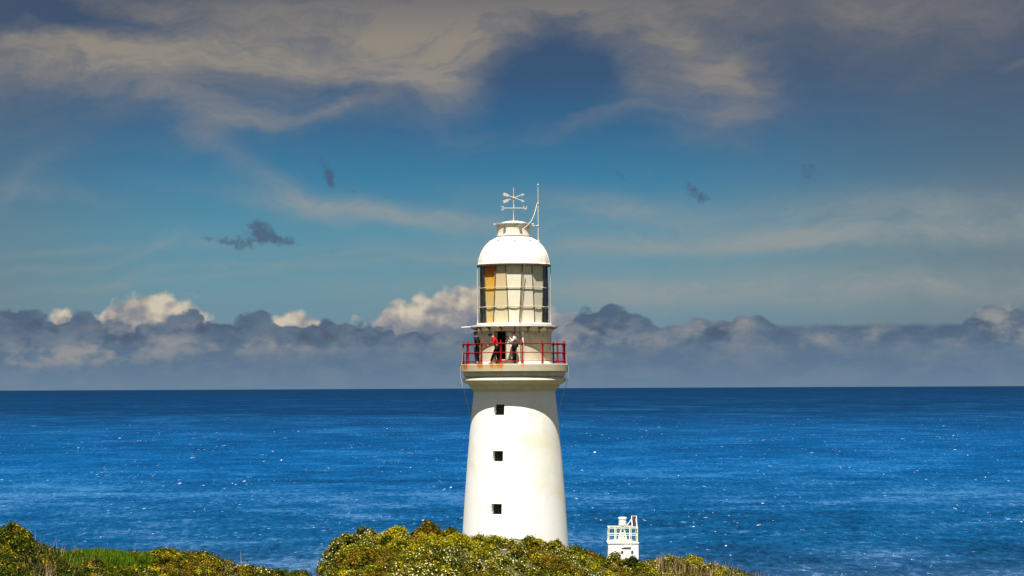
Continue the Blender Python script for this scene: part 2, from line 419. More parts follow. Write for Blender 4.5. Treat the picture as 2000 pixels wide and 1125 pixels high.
# water: one sheet to the horizon; nearer swell is real relief
def water_mat():
    m = bpy.data.materials.new('sea_water'); m.use_nodes = True
    t = NT(m.node_tree); b = m.node_tree.nodes['Principled BSDF']
    geo = t.new('ShaderNodeNewGeometry'); px, py, pz = t.sep(S(t, geo.outputs['Position']))
    P = t.comb(px, py, 0.0)
    # water colour by distance: far cloud shadow painted as navy, blue then grey nearer
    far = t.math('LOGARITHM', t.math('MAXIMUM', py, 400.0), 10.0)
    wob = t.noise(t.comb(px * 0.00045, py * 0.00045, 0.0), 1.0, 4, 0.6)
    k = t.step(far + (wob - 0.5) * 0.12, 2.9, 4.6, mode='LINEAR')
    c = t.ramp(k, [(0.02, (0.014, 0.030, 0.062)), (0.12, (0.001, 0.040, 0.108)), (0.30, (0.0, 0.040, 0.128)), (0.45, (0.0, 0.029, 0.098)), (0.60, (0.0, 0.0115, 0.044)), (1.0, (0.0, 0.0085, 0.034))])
    # wind-ruffled patches, with wave reflections and dark faces painted into the colour
    n1 = t.noise(t.comb(px * 0.012, py * 0.012, 0.0), 1.0, 8, 0.66, 0.2)
    n2 = t.noise(t.comb(px * 0.19, py * 0.085, 5.0), 1.0, 7, 0.76, 0.4)
    n3 = t.noise(t.comb(px * 0.0035, py * 0.0018, 2.0), 1.0, 8, 0.70, 0.3)
    n4 = t.noise(t.comb(px * 0.0007, py * 0.0005, 2.0), 1.0, 4, 0.6, 0.0)
    tone = (n1 - 0.5) * 1.5 + (n2 - 0.5) * 2.2 + (n3 - 0.5) * 1.5 + (n4 - 0.5) * 0.6
    nearf = t.step(far, 3.05, 4.4, 1.0, 0.25, mode='LINEAR')
    c = t.mix(t.math('MULTIPLY', t.step(tone, 0.06, 0.44, mode='LINEAR') * nearf, 0.85, clamp=True), c, t.mix(t.step(far, 3.05, 3.45), (0.060, 0.118, 0.215), (0.014, 0.100, 0.225)))
    c = t.mix(t.math('MULTIPLY', t.step(tone, 0.0, -0.42, mode='LINEAR') * nearf, 0.90, clamp=True), c, (0.0, 0.009, 0.028))
    # whitecaps: small ragged crests, commoner in gusty patches
    f1 = t.noise(t.comb(px * 0.24, py * 0.085, 11.0), 1.0, 5, 0.62, 0.5)
    f2 = t.noise(t.comb(px * 0.010, py * 0.005, 15.0), 1.0, 3, 0.5)
    foam = t.step(f1 + (f2 - 0.5) * 0.22 + (n2 - 0.5) * 0.25, 0.672, 0.775)
    f3 = t.noise(t.comb(px * 0.085, py * 0.018, 31.0), 1.0, 4, 0.6, 0.2)
    foam2 = t.step(f3 + (f2 - 0.5) * 0.22, 0.69, 0.775) * t.step(py, 1700.0, 2600.0)
    fo = t.math('MAXIMUM', foam, foam2)
    c = t.mix(fo * t.step(py, 8000.0, 5000.0), c, (0.72, 0.76, 0.80))
    df_ = t.new('ShaderNodeBsdfDiffuse'); t.put(df_.inputs[0], c)
    gl = t.new('ShaderNodeBsdfGlossy'); gl.inputs[0].default_value = (0.25, 0.65, 1.0, 1); gl.inputs['Roughness'].default_value = 0.38
    mx = t.new('ShaderNodeMixShader'); mx.inputs[0].default_value = 0.055
    t.l.new(df_.outputs[0], mx.inputs[1]); t.l.new(gl.outputs[0], mx.inputs[2])
    t.l.new(mx.outputs[0], m.node_tree.nodes['Material Output'].inputs[0])
    bn = t.new('ShaderNodeBump'); bn.inputs['Strength'].default_value = 0.5; bn.inputs['Distance'].default_value = 2.0
    t.put(bn.inputs['Height'], n2 * 1.0 + n1 * 2.0); t.l.new(bn.outputs[0], gl.inputs['Normal']); t.l.new(bn.outputs[0], df_.inputs['Normal'])
    return m
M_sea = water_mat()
# polar fan of the sea: fine near the headland, coarse towards the horizon
azs = np.concatenate([np.linspace(-90, -22, 18), np.linspace(-21, 21, 560), np.linspace(22, 90, 18)])
rs = np.concatenate([[60, 300, 600, 800], np.geomspace(880, 5200, 620), np.geomspace(5400, 130000, 60)])
AA, RR = np.meshgrid(np.radians(azs), rs)
WX = RR * np.sin(AA); WY = RR * np.cos(AA) - 0.0
amp = 0.55 * sstep(700, 900, RR) * (1 - sstep(3500, 5200, RR)) * (1 - sstep(20, 21.5, np.degrees(np.abs(AA))))
ph = WX * 0.018 + fbm(WX * 0.004, WY * 0.004, 2) * 6
hw = np.sin(WY * 0.085 + ph) * 0.5 + (fbm(WX * 0.05, WY * 0.11, 9, 4) - 0.47) * 4.0 + (fbm(WX * 0.012, WY * 0.03, 19, 3) - 0.45) * 2.0
WZ = SEA + amp * hw
V = np.stack([WX, WY, WZ], -1).reshape(-1, 3)
nr, nc = WX.shape
ii, jj = np.meshgrid(np.arange(nr - 1), np.arange(nc - 1), indexing='ij')
a = (ii * nc + jj).ravel()
Q = np.stack([a, a + 1, a + nc + 1, a + nc], -1)
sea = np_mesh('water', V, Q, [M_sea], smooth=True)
tag(sea, 'open blue sea with small whitecaps reaching the horizon', kind='structure')

# ------------------------------------------------------------------ lighthouse
U = DT / F                                   # one photo pixel at the tower, in metres
XA = 4.7 * U
def Z(y): return ZC + (755.3 - y) * U
LH = empty('lighthouse', (XA, DT, 0.0))
tag(LH, 'white masonry lighthouse with red balcony railing and domed lantern, standing behind the scrub', 'lighthouse')

def tower_mat(name, streaks=False):
    m = bpy.data.materials.new(name); m.use_nodes = True
    t = NT(m.node_tree); b = m.node_tree.nodes['Principled BSDF']
    co = t.new('ShaderNodeTexCoord'); P = S(t, co.outputs['Object']); x, y, z = t.sep(P)
    ang = t.math('ARCTAN2', x, y * -1.0)
    n = t.noise(P, 0.42, 7, 0.62, 0.3) + t.step(x, -0.6, 1.6, -0.05, 0.05) + t.step(z, 3.5, 8.5, -0.07, 0.03); n2 = t.noise(t.comb(x, y, z * 0.3), 2.2, 8, 0.65)
    c = t.mix(t.step(n, 0.47, 0.70) * 0.7, (0.76, 0.745, 0.71), (0.64, 0.61, 0.43))
    c = t.mix(t.step(n2, 0.60, 0.80) * 0.35, c, (0.60, 0.56, 0.44))
    course = t.math('FRACT', z * 1.9)
    ln = t.step(t.math('ABSOLUTE', course - 0.5), 0.485, 0.497)
    br = t.step(t.noise(t.comb(ang * 6.0, z * 1.5, 3.0), 1.0, 4, 0.6), 0.52, 0.62)
    c = t.mix(ln * br * 0.6, c, (0.45, 0.43, 0.36))
    # small worn spots
    sp = t.step(t.noise(t.comb(ang * 5, z * 2.2, 8.0), 2.0, 5, 0.6), 0.73, 0.77)
    c = t.mix(sp * 0.6, c, (0.50, 0.46, 0.34))
    t.put(b.inputs['Base Color'], c)
    b.inputs['Roughness'].default_value = 0.75; b.inputs['Specular IOR Level'].default_value = 0.25
    bn = t.new('ShaderNodeBump'); bn.inputs['Strength'].default_value = 0.15; bn.inputs['Distance'].default_value = 0.03
    t.put(bn.inputs['Height'], t.noise(P, 5.0, 4, 0.5) * 0.5 - ln * 0.5); t.l.new(bn.outputs[0], b.inputs['Normal'])
    return m
def rust_band_mat(name, basecol, stains, ztop, zlen, warm=0.25):
    """white paint with rust runs: stains = list of (angle deg, half width deg, strength)"""
    m = bpy.data.materials.new(name); m.use_nodes = True
    t = NT(m.node_tree); b = m.node_tree.nodes['Principled BSDF']
    co = t.new('ShaderNodeTexCoord'); P = S(t, co.outputs['Object']); x, y, z = t.sep(P)
    ang = t.math('ARCTAN2', x, y * -1.0) * (180 / math.pi)
    n = t.noise(t.comb(ang * 0.35, z * 2.0, 0.0), 1.0, 7, 0.65); nb = t.noise(P, 3.0, 6, 0.6)
    c = t.mix(t.step(nb, 0.35, 0.7), tuple(v * 0.92 for v in basecol), basecol)
    tot = None
    for (a_, h_, k_) in stains:
        q = (ang - a_) * (1.0 / h_)
        g = t.math('EXPONENT', q * q * -1.0) * k_
        tot = g if tot is None else tot + g
    fall = t.step(z + (n - 0.5) * 0.35, ztop - zlen, ztop, 0.25, 1.0)
    v = t.math('MULTIPLY', tot * fall, t.step(n, 0.25, 0.65, 0.6, 1.9), clamp=True)
    c = t.mix(v * 0.9, c, t.mix(t.step(v, 0.3, 0.95), (0.56, 0.34, 0.05), (0.45, 0.14, 0.008)))
    t.put(b.inputs['Base Color'], c); b.inputs['Roughness'].default_value = 0.65; b.inputs['Specular IOR Level'].default_value = 0.3
    bn = t.new('ShaderNodeBump'); bn.inputs['Strength'].default_value = 0.25; bn.inputs['Distance'].default_value = 0.02
    t.put(bn.inputs['Height'], nb); t.l.new(bn.outputs[0], b.inputs['Normal'])
    return m
M_tower = tower_mat('limewashed_masonry')
M_slab = rust_band_mat('rust_streaked_slab', (0.48, 0.43, 0.31), [(-82, 5, .7), (-68, 4, .9), (-62, 3, .8), (-39, 3.5, 1.0), (-22, 6, .5), (-15, 4, .75), (9, 3, .45), (34, 2, .2), (56, 2, .3), (-60, 22, .30), (-25, 12, .22)], Z(711), 14 * U)
M_cream = mat('cream_painted_masonry', (0.58, 0.52, 0.42), 0.7, var=0.10, vscale=2.5, dirt=(0.38, 0.32, 0.25), dirt_amt=0.08, dscale=2.5, bump=0.2)
M_wall = mat('cream_painted_drum', (0.55, 0.48, 0.34), 0.65, var=0.10, vscale=2.0, dirt=(0.45, 0.36, 0.20), dirt_amt=0.08, dscale=3.0, bump=0.15)
M_metal = mat('white_painted_metal', (0.80, 0.77, 0.70), 0.45, var=0.06, vscale=2.0, dirt=(0.55, 0.48, 0.34), dirt_amt=0.03, dscale=3.5)
M_dome = mat('white_painted_copper_dome', (0.70, 0.665, 0.585), 0.38, var=0.05, vscale=1.6, dirt=(0.62, 0.58, 0.44), dirt_amt=0.05, dscale=1.7)
M_bone = mat('bone_white_rod', (0.46, 0.42, 0.34), 0.5, var=0.08, vscale=8)
M_dark = mat('dark_bronze_frame', (0.045, 0.030, 0.022), 0.5, var=0.3, vscale=6)
M_iron = mat('weathered_iron', (0.16, 0.11, 0.065), 0.7, var=0.35, vscale=7)
M_red = mat('red_rail_paint', (0.27, 0.008, 0.006), 0.6, spec=0.12, var=0.25, vscale=9, dirt=(0.16, 0.02, 0.012), dirt_amt=0.12, dscale=7)
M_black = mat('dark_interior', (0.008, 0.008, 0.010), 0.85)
M_inner = mat('window_reveal_paint', (0.55, 0.52, 0.42), 0.8, var=0.1)
M_floor = mat('gallery_floor_paint', (0.42, 0.36, 0.24), 0.85, var=0.2, vscale=3, dirt=(0.30, 0.14, 0.03), dirt_amt=0.14, dscale=2.5)
def glass_mat(name, tint):
    m = bpy.data.materials.new(name); m.use_nodes = True
    t = NT(m.node_tree); b = m.node_tree.nodes['Principled BSDF']
    b.inputs['Base Color'].default_value = tint + (1,); b.inputs['Roughness'].default_value = 0.08; b.inputs['Specular IOR Level'].default_value = 0.5
    tr = t.new('ShaderNodeBsdfTransparent'); tr.inputs[0].default_value = (0.30, 0.42, 0.40, 1)
    mx = t.new('ShaderNodeMixShader'); mx.inputs[0].default_value = 0.78
    out = m.node_tree.nodes['Material Output']
    t.l.new(tr.outputs[0], mx.inputs[1]); t.l.new(b.outputs[0], mx.inputs[2]); t.l.new(mx.outputs[0], out.inputs[0])
    return m
M_glass = glass_mat('lantern_glass', (0.012, 0.022, 0.022))
M_pane = glass_mat('window_glass', (0.008, 0.009, 0.008))

# tower shaft, with real window openings
def tower_r(y): return np.interp(y, [763, 790, 825, 868, 910, 965, 1024, 1100, 1175], [79.2, 82.2, 85.8, 89.7, 93.2, 97.5, 101.5, 106.5, 112.0]) * U
WIN = [799.2, 888.2, 989.2]; WH = 10.2; WW = 10.6 * U; WA = R(-21.0)
def shaft():
    mb = MB()
    ys = sorted(set(list(np.arange(764, 1176, 10.0)) + [w_ - WH for w_ in WIN] + [w_ + WH for w_ in WIN]))
    ys = [y for y in ys if not any(abs(y - e) < 3 and y != e for w_ in WIN for e in (w_ - WH, w_ + WH))]
    nseg = 96
    def angs(r):
        h = math.asin(WW / r)
        rest = np.linspace(WA + h, WA - h + 2 * math.pi, nseg)
        return np.concatenate([[WA - h], rest[:-1]])
    vs = []
    for y in ys:
        r = float(tower_r(y))
        for a_ in angs(r): vs.append((r * math.sin(a_), -r * math.cos(a_), Z(y)))
    n = nseg; fs = []
    for i in range(len(ys) - 1):
        for k in range(n):
            if k == 0 and any(abs(ys[i] - (w_ - WH)) < 1e-6 or (ys[i] > w_ - WH - 1e-6 and ys[i + 1] < w_ + WH + 1e-6) for w_ in WIN): continue
            fs.append((i * n + k, (i + 1) * n + k, (i + 1) * n + (k + 1) % n, i * n + (k + 1) % n))
    mb.add(vs, fs)
    # reveals
    nrm_ = Vector((math.sin(WA), -math.cos(WA), 0)); tg = Vector((math.cos(WA), math.sin(WA), 0))
    for w_ in WIN:
        c4 = []
        for (yy, sx) in ((w_ - WH, -1), (w_ - WH, 1), (w_ + WH, 1), (w_ + WH, -1)):
            r = float(tower_r(yy)); h = math.asin(WW / r); a_ = WA + sx * h
            c4.append(Vector((r * math.sin(a_), -r * math.cos(a_), Z(yy))))
        back = [p - nrm_ * 0.42 for p in c4]
        mb.add(c4 + back, [(0, 1, 5, 4), (1, 2, 6, 5), (2, 3, 7, 6), (3, 0, 4, 7)])
    return mb
sh = shaft().build('tower_shaft', M_tower, LH, smooth=True, auto=25)
for w_ in WIN:
    nrm_ = Vector((math.sin(WA), -math.cos(WA), 0)); tg = Vector((math.cos(WA), math.sin(WA), 0))
    r = float(tower_r(w_)); c = nrm_ * (r * math.cos(math.asin(WW / r)) - 0.36) + Vector((0, 0, Z(w_)))
    rotm = Matrix.Rotation(WA, 3, 'Z')
    p = MB(); p.box(c, (WW * 2 - 0.01, 0.02, WH * 2 * U - 0.01), rotm)
    fr = MB(); fw = 0.045
    for sx in (-1, 1): fr.box(c + nrm_ * 0.03 + tg * sx * (WW - fw / 2 - 0.006), (fw, 0.05, WH * 2 * U - 0.012), rotm)
    for sz in (-1, 1): fr.box(c + nrm_ * 0.031 + Vector((0, 0, sz * (WH * U - fw / 2 - 0.006))), (WW * 2 - 0.1, 0.05, fw), rotm)
    fr.box(c + nrm_ * 0.031, (0.02, 0.04, WH * 2 * U - 0.1), rotm)
    wf = fr.build('window', M_dark, LH)
    p.build('pane', M_pane, wf)
    bk = MB(); bk.box(c - nrm_ * 0.25, (WW * 2 + 0.1, 0.02, WH * 2 * U + 0.1), rotm); bk.build('dark_backing', M_black, wf)  # black sheet behind the glass, standing in for the unlit interior

# corbelled cornice under the balcony
cor = MB()
prof = [(79.2, 764), (81.5, 763.2), (81.8, 760.5), (86, 757.5), (88.6, 754), (89.2, 751.2), (91, 750.6), (95, 748.6), (98.5, 746.6), (100.6, 744.8), (101.6, 742.6), (101.4, 740.2), (100.2, 738.2), (97.0, 737.4), (95.6, 736.4), (97.4, 735.2), (99.2, 734.2), (99.0, 732.8), (98.6, 732.0), (99.6, 731.0), (99.8, 728.5), (99.8, 726.0)]
cor.lathe([(r * U, Z(y)) for r, y in prof], 96)
cor.build('cornice', M_cream, LH, smooth=True, auto=28)
slab = MB(); slab.lathe([(98.5 * U, Z(726.0)), (104.4 * U, Z(725.8)), (105.0 * U, Z(725.0)), (105.0 * U, Z(712.2)), (104.2 * U, Z(711.3)), (103 * U, Z(711.2))], 96)
slab.build('balcony_slab', M_slab, LH, smooth=True, auto=30)
fl = MB(); fl.lathe([(103.2 * U, Z(711.2)), (72 * U, Z(711.0))], 96); fl.build('balcony_floor', M_floor, LH)

# watch room drum with doorway
DA0, DA1 = R(-29.5), R(-13.5); rW = 72.6 * U
dr = MB(); nseg = 84
ys = [711.2, 702.5, 648.5, 634]
an = np.concatenate([[DA0], np.linspace(DA1, DA0 + 2 * math.pi, nseg)[:-1]])
vs = [(rW * math.sin(a_), -rW * math.cos(a_), Z(y)) for y in ys for a_ in an]; n = nseg
fs = [(i * n + k, i * n + (k + 1) % n, (i + 1) * n + (k + 1) % n, (i + 1) * n + k) for i in range(3) for k in range(n) if not (k == 0 and i == 1)]
dr.add(vs, fs)
dc = [Vector((rW * math.sin(a_), -rW * math.cos(a_), Z(y))) for (y, a_) in ((702.5, DA0), (702.5, DA1), (648.5, DA1), (648.5, DA0))]
inn = [p * 1.0 for p in dc]; dn = Vector((math.sin((DA0 + DA1) / 2), -math.cos((DA0 + DA1) / 2), 0))
inn = [p - dn * 0.3 for p in dc]
dr.add(dc + inn, [(0, 1, 5, 4), (1, 2, 6, 5), (2, 3, 7, 6), (3, 0, 4, 7)])
dr.build('watch_room_wall', M_wall, LH, smooth=True, auto=25)
sk_ = MB(); sk_.lathe([(72.4 * U, Z(704.8)), (74.2 * U, Z(705.6)), (75.6 * U, Z(709)), (75.8 * U, Z(711.1))], 84); sk_.build('skirting', M_metal, LH, smooth=True)
rb = MB(); rb.lathe([(72.8 * U, Z(648.2)), (75 * U, Z(647.4)), (75 * U, Z(645.2)), (72.8 * U, Z(644.6))], 84); rb.build('moulding_band', M_wall, LH)
dk = MB(); dk.lathe([(40 * U, Z(711)), (40 * U, Z(636))], 24); dk.build('dark_room_core', M_black, LH)  # black cylinder added as the darkness seen through the doorway
# door frame, leaf folded back against the wall, threshold
df = MB()
for a_ in (DA0 - 0.012, DA1 + 0.012):
    df.bar((rW * 1.01 * math.sin(a_), -rW * 1.01 * math.cos(a_), Z(702.5)), (rW * 1.01 * math.sin(a_), -rW * 1.01 * math.cos(a_), Z(647.6)), 0.05, 0.07)
df.bar((rW * 1.01 * math.sin(DA0), -rW * 1.01 * math.cos(DA0), Z(647.6)), (rW * 1.01 * math.sin(DA1), -rW * 1.01 * math.cos(DA1), Z(647.6)), 0.07, 0.05)
dfo = df.build('door_frame', M_iron, LH)
a2 = R(-5.0)
lf = MB(); c = Vector((74.4 * U * math.sin(a2), -74.4 * U * math.cos(a2), Z(676))); rm = Matrix.Rotation(a2, 3, 'Z')
lf.box(c, (0.40, 0.05, 50 * U), rm)
for zz in (-0.35, 0.35): lf.box(c + rm @ Vector((0, -0.03, zz)), (0.28, 0.02, 0.5), rm)
door = lf.build('door', M_wall, LH)
hd = MB(); hd.tube([c + rm @ Vector((0.14, -0.03, 0)), c + rm @ Vector((0.14, -0.08, 0)), c + rm @ Vector((0.14, -0.08, -0.1))], 0.012, 6); hd.build('handle', M_dark, door)
th = MB(); am = (DA0 + DA1) / 2
th.box(Vector((77 * U * math.sin(R(-12)), -77 * U * math.cos(R(-12)), Z(707.0))), (1.10, 0.24, 0.16), Matrix.Rotation(R(-12), 3, 'Z')); th.build('door_step', M_iron, LH)

# red balcony railing
RR_ = 99.4 * U; PA = [R(-39.2 + 24 * k) for k in range(15)]
rail = MB()
def ring(mb, r, z, tr, seg=90, c=(0, 0), ts=6):
    pts = [(c[0] + r * math.sin(2 * math.pi * i / seg), c[1] - r * math.cos(2 * math.pi * i / seg)) for i in range(seg)]
    vs = []; 
    for i, (x, y) in enumerate(pts):
        a_ = 2 * math.pi * i / seg
        for k in range(ts):
            b_ = 2 * math.pi * k / ts
            rr = tr * math.cos(b_)
            vs.append((x + rr * math.sin(a_), y - rr * math.cos(a_), z + tr * math.sin(b_)))
    fs = [(i * ts + k, ((i + 1) % seg) * ts + k, ((i + 1) % seg) * ts + (k + 1) % ts, i * ts + (k + 1) % ts) for i in range(seg) for k in range(ts)]
    mb.add(vs, fs)
rg = None
for y, tr in ((672.3, 0.032), (689.5, 0.026), (706.0, 0.022)):
    mb = MB(); ring(mb, RR_, Z(y), tr)
    o = mb.build('railing' if rg is None else 'rail', M_red, LH if rg is None else rg, smooth=True, auto=60)
    if rg is None: rg = o
pm = MB()
zb = Z(711.2)
H = lambda y: Z(y) - zb
pm.lathe([(0.075, 0), (0.075, 0.05), (0.055, 0.07), (0.045, 0.12), (0.055, H(706.8)), (0.055, H(705.2)), (0.044, H(704)), (0.042, H(691)), (0.048, H(690.3)), (0.048, H(688.7)), (0.042, H(688)), (0.040, H(675)), (0.05, H(674.2)), (0.062, H(672.3)), (0.05, H(670.4)), (0.026, H(669.5)), (0.036, H(668)), (0.022, H(666.8)), (0.004, H(664.8))], 12)
post0 = None
for i, a_ in enumerate(PA):
    if i == 0:
        post0 = pm.build('post', M_red, rg, smooth=True, auto=40); o = post0
    else:
        o = post0.copy(); col.objects.link(o); o.parent = rg
    o.location = (RR_ * math.sin(a_), -RR_ * math.cos(a_), zb)
# thin raking stays bracing some of the posts
for a_ in PA:
    stay = MB(); stay.tube([(RR_ * 0.998 * math.sin(a_ + 0.022), -RR_ * 0.998 * math.cos(a_ + 0.022), Z(673)), (RR_ * 1.02 * math.sin(a_ + 0.022), -RR_ * 1.02 * math.cos(a_ + 0.022), Z(711))], 0.010, 5)
    stay.build('stay', M_red, rg)

# white downpipe and conductor
pp = MB(); a_ = R(12.5)
pp.tube([(76 * U * math.sin(a_), -76 * U * math.cos(a_), Z(y)) for y in (710.8, 650)], 0.06, 10)
pp.build('downpipe', M_metal, LH, smooth=True)

# upper gallery: grating ring on brackets
gr = MB(); gi, go, gz = 72.8 * U, 86.0 * U, Z(637.0)
gr.lathe([(go - 0.03, gz - 0.05), (go, gz - 0.05), (go, gz + 0.03), (go - 0.03, gz + 0.03)], 96, close=True)
for k in range(15):
    r = gi + 0.015 + (go - gi - 0.045) * k / 14
    gr.lathe([(r - 0.0055, gz - 0.015), (r + 0.0055, gz - 0.015), (r + 0.0055, gz + 0.012), (r - 0.0055, gz + 0.012)], 96, close=True)
for k in range(230):
    a_ = 2 * math.pi * k / 230
    gr.bar((gi * math.sin(a_), -gi * math.cos(a_), gz + 0.003), ((go - 0.02) * math.sin(a_), -(go - 0.02) * math.cos(a_), gz + 0.003), 0.022, 0.02)
gro = gr.build('upper_gallery', M_metal, LH)
bk0 = None
for k in range(18):
    a_ = R(0.8 + 20 * k)
    if bk0 is None:
        b_ = MB(); b_.add([(-.03, 0, 0), (.03, 0, 0), (-.03, -13.0 * U, 0), (.03, -13.0 * U, 0), (-.03, -12.6 * U, -1.6 * U), (.03, -12.6 * U, -1.6 * U), (-.03, -3 * U, -6 * U), (.03, -3 * U, -6 * U), (-.03, 0, -12 * U), (.03, 0, -12 * U)],
            [(0, 1, 3, 2), (2, 3, 5, 4), (4, 5, 7, 6), (6, 7, 9, 8), (8, 9, 1, 0), (0, 2, 4, 6, 8), (1, 9, 7, 5, 3)])
        bk0 = b_.build('bracket', M_iron, LH); o = bk0
    else:
        o = bk0.copy(); col.objects.link(o); o.parent = LH
    o.location = (gi * math.sin(a_), -gi * math.cos(a_), gz - 0.055); o.rotation_euler = (0, 0, a_)
bm_ = MB(); bm_.tube([(-84 * U, 0, Z(638)), (-103 * U, 0, Z(638.8))], 0.024, 8); bm_.build('side_arm', M_metal, LH)

# lantern: sixteen facets with leaning glazing bars
LR = 66.7 * U; yT, yB = 520.5, 631.0
sill = MB(); sill.lathe([(64 * U, Z(634.6)), (73.5 * U, Z(634.6)), (73.6 * U, Z(632.8)), (70 * U, Z(631.8)), (64 * U, Z(631.4))], 48); sill.build('lantern_sill', M_metal, LH)
top_a = []; bot_a = []
for k in range(16):
    c_ = 22.5 * k
    wide = k % 2 == 0
    top_a.append((c_ - (14 if wide else 8.5), c_ + (14 if wide else 8.5)))
    bot_a.append((c_ - (8.5 if wide else 14), c_ + (8.5 if wide else 14)))
def lp(a_, y, r=LR): return Vector((r * math.sin(R(a_)), -r * math.cos(R(a_)), Z(y)))
def panel_mat(name, rust, basec):
    m = bpy.data.materials.new(name); m.use_nodes = True
    t = NT(m.node_tree); b = m.node_tree.nodes['Principled BSDF']
    co = t.new('ShaderNodeTexCoord'); P = S(t, co.outputs['Object']); x, y, z = t.sep(P)
    n = t.noise(t.comb(x * 1.0, y, z * 0.5), 2.2, 6, 0.6)
    c = t.mix(t.step(n, 0.3, 0.7), tuple(v * 0.90 for v in basec), tuple(v * 1.0 for v in basec))
    if rust > 0:
        g = t.step(z + (n - 0.5) * 1.4, Z(604), Z(535)) * rust
        c = t.mix(g, c, t.mix(t.step(z + (n - 0.5) * 0.8, Z(556), Z(526)), (0.66, 0.33, 0.02), (0.46, 0.085, 0.004)))
        e = t.step(z + (n - 0.5) * 0.3, Z(622), Z(631)) * rust * 0.7
        c = t.mix(e, c, (0.66, 0.34, 0.05))
    t.put(b.inputs['Base Color'], c); b.inputs['Roughness'].default_value = 0.6; b.inputs['Specular IOR Level'].default_value = 0.3
    return m
PM = {14: panel_mat('rust_stained_panel', 1.0, (0.54, 0.40, 0.15)), 15: panel_mat('tan_panel', 0.22, (0.56, 0.48, 0.30)), 0: panel_mat('cream_panel', 0.0, (0.68, 0.62, 0.45)), 1: panel_mat('pale_panel', 0.0, (0.62, 0.56, 0.42)), 2: panel_mat('grey_cream_panel', 0.0, (0.56, 0.51, 0.39))}
PLAB = {14: 'lantern panel stained orange with rust at its top', 2: 'greyish cream lantern panel'}
for k in range(16):
    q = [lp(bot_a[k][0], yB), lp(bot_a[k][1], yB), lp(top_a[k][1], yT), lp(top_a[k][0], yT)]
    cc = sum(q, Vector()) / 4; n_ = (q[1] - q[0]).cross(q[3] - q[0]).normalized()
    if n_.dot(Vector((cc.x, cc.y, 0))) < 0: n_ = -n_
    rows = 3
    mb = MB(); back = [p - n_ * 0.03 for p in q]
    mb.add(q + back, [(0, 1, 2, 3), (7, 6, 5, 4), (0, 4, 5, 1), (1, 5, 6, 2), (2, 6, 7, 3), (3, 7, 4, 0)])
    if k in PM:
        o = mb.build('lantern_panel', PM[k], LH)
        if k in PLAB: o['label'] = PLAB[k]
    else:
        o = mb.build('lantern_pane', M_glass, LH)
M_bar = mat('glazing_bar_paint', (0.12, 0.085, 0.045), 0.6, var=0.4, vscale=4)
for k in range(16):
    ast = MB(); ast.bar(lp(top_a[k][0], yT, LR + 0.012), lp(bot_a[k][0], yB, LR + 0.012), 0.05 if k in (1, 15, 9) else 0.03, 0.05); ast.build('glazing_bar', M_bar, LH)
core = MB(); core.lathe([(28 * U, Z(632)), (34 * U, Z(600)), (34 * U, Z(560)), (22 * U, Z(535))], 16); core.build('lamp_housing', mat('lamp_housing_paint', (0.10, 0.12, 0.11), 0.3), LH, smooth=True)
M_ring = mat('tan_ring_paint', (0.42, 0.36, 0.24), 0.6, var=0.15)
# outer hand rings on slim stanchions
hr = None
for y in (563.5, 600.5):
    f_ = (y - yT) / (yB - yT)
    va = [top_a[k][0] + (bot_a[k][0] - top_a[k][0]) * f_ for k in range(16)]
    mb = MB()
    for k in range(16): mb.tube([lp(va[k], y, LR + 0.045), lp(va[(k + 1) % 16] + (360 if k == 15 else 0), y, LR + 0.045)], 0.020, 6)
    if y > 580:
        for k in range(16):
            p_, q_ = lp(va[k], y, LR + 0.035), lp(va[(k + 1) % 16], y, LR + 0.035)
            mb.tube([p_.lerp(q_, t_) - Vector((0, 0, (3.6, 1.8, 4.4)[k % 3] * U * 4 * t_ * (1 - t_))) for t_ in np.linspace(0, 1, 9)], 0.011, 5)
    for k in range(16):
        a_ = R(11.25 + 22.5 * k)
        mb.tube([(65.5 * U * math.sin(a_), -65.5 * U * math.cos(a_), Z(y)), (69.3 * U * math.sin(a_), -69.3 * U * math.cos(a_), Z(y))], 0.03, 5)
    mb.build('hand_ring', M_ring, LH, smooth=True)
for a_ in (-78, -96, 80, 97, 140, -140, 180):
    st = MB(); st.tube([(72.2 * U * math.sin(R(a_)), -72.2 * U * math.cos(R(a_)), Z(y)) for y in (522, 634)], 0.022, 6)
    st.build('stanchion', M_bone, LH)
# lantern cornice, dome, ventilator
cn = MB(); cn.lathe([(66 * U, Z(521.2)), (72.2 * U, Z(521.0)), (73.8 * U, Z(519.4)), (73.8 * U, Z(517.6)), (70.0 * U, Z(516.6))], 16, a0=-11.25, a1=348.75); cn.build('gutter', M_iron, LH)
gt = MB(); gt.lathe([(73.9 * U, Z(517.7)), (73.9 * U, Z(516.9)), (69 * U, Z(515.8))], 16, a0=-11.25, a1=348.75); gt.build('gutter_lip', M_metal, LH)
dm = MB()
pr = [(70.2, 517.0), (69.8, 512), (68.6, 505), (66.4, 497.5), (63.0, 490), (58.6, 483), (53.2, 477), (47.4, 472), (41, 467.8), (36, 465), (32, 463.2)]
dm.lathe([(r * U, Z(y)) for r, y in pr], 64)
dome = dm.build('dome', M_dome, LH, smooth=True)
ribs = MB()
for k in range(16):
    a_ = R(11.25 + 22.5 * k)
    ribs.tube([((r + 0.2) * U * math.sin(a_), -(r + 0.2) * U * math.cos(a_), Z(y)) for r, y in pr], 0.008, 4)
ribs.build('seam', M_dome, dome)
for k in range(9):
    a_ = R(1 + 40 * k)
    lug = MB(); lug.box((47.8 * U * math.sin(a_), -47.8 * U * math.cos(a_), Z(471.2)), (0.10, 0.10, 0.06), Matrix.Rotation(a_, 3, 'Z')); lug.build('lug', M_bone, dome)
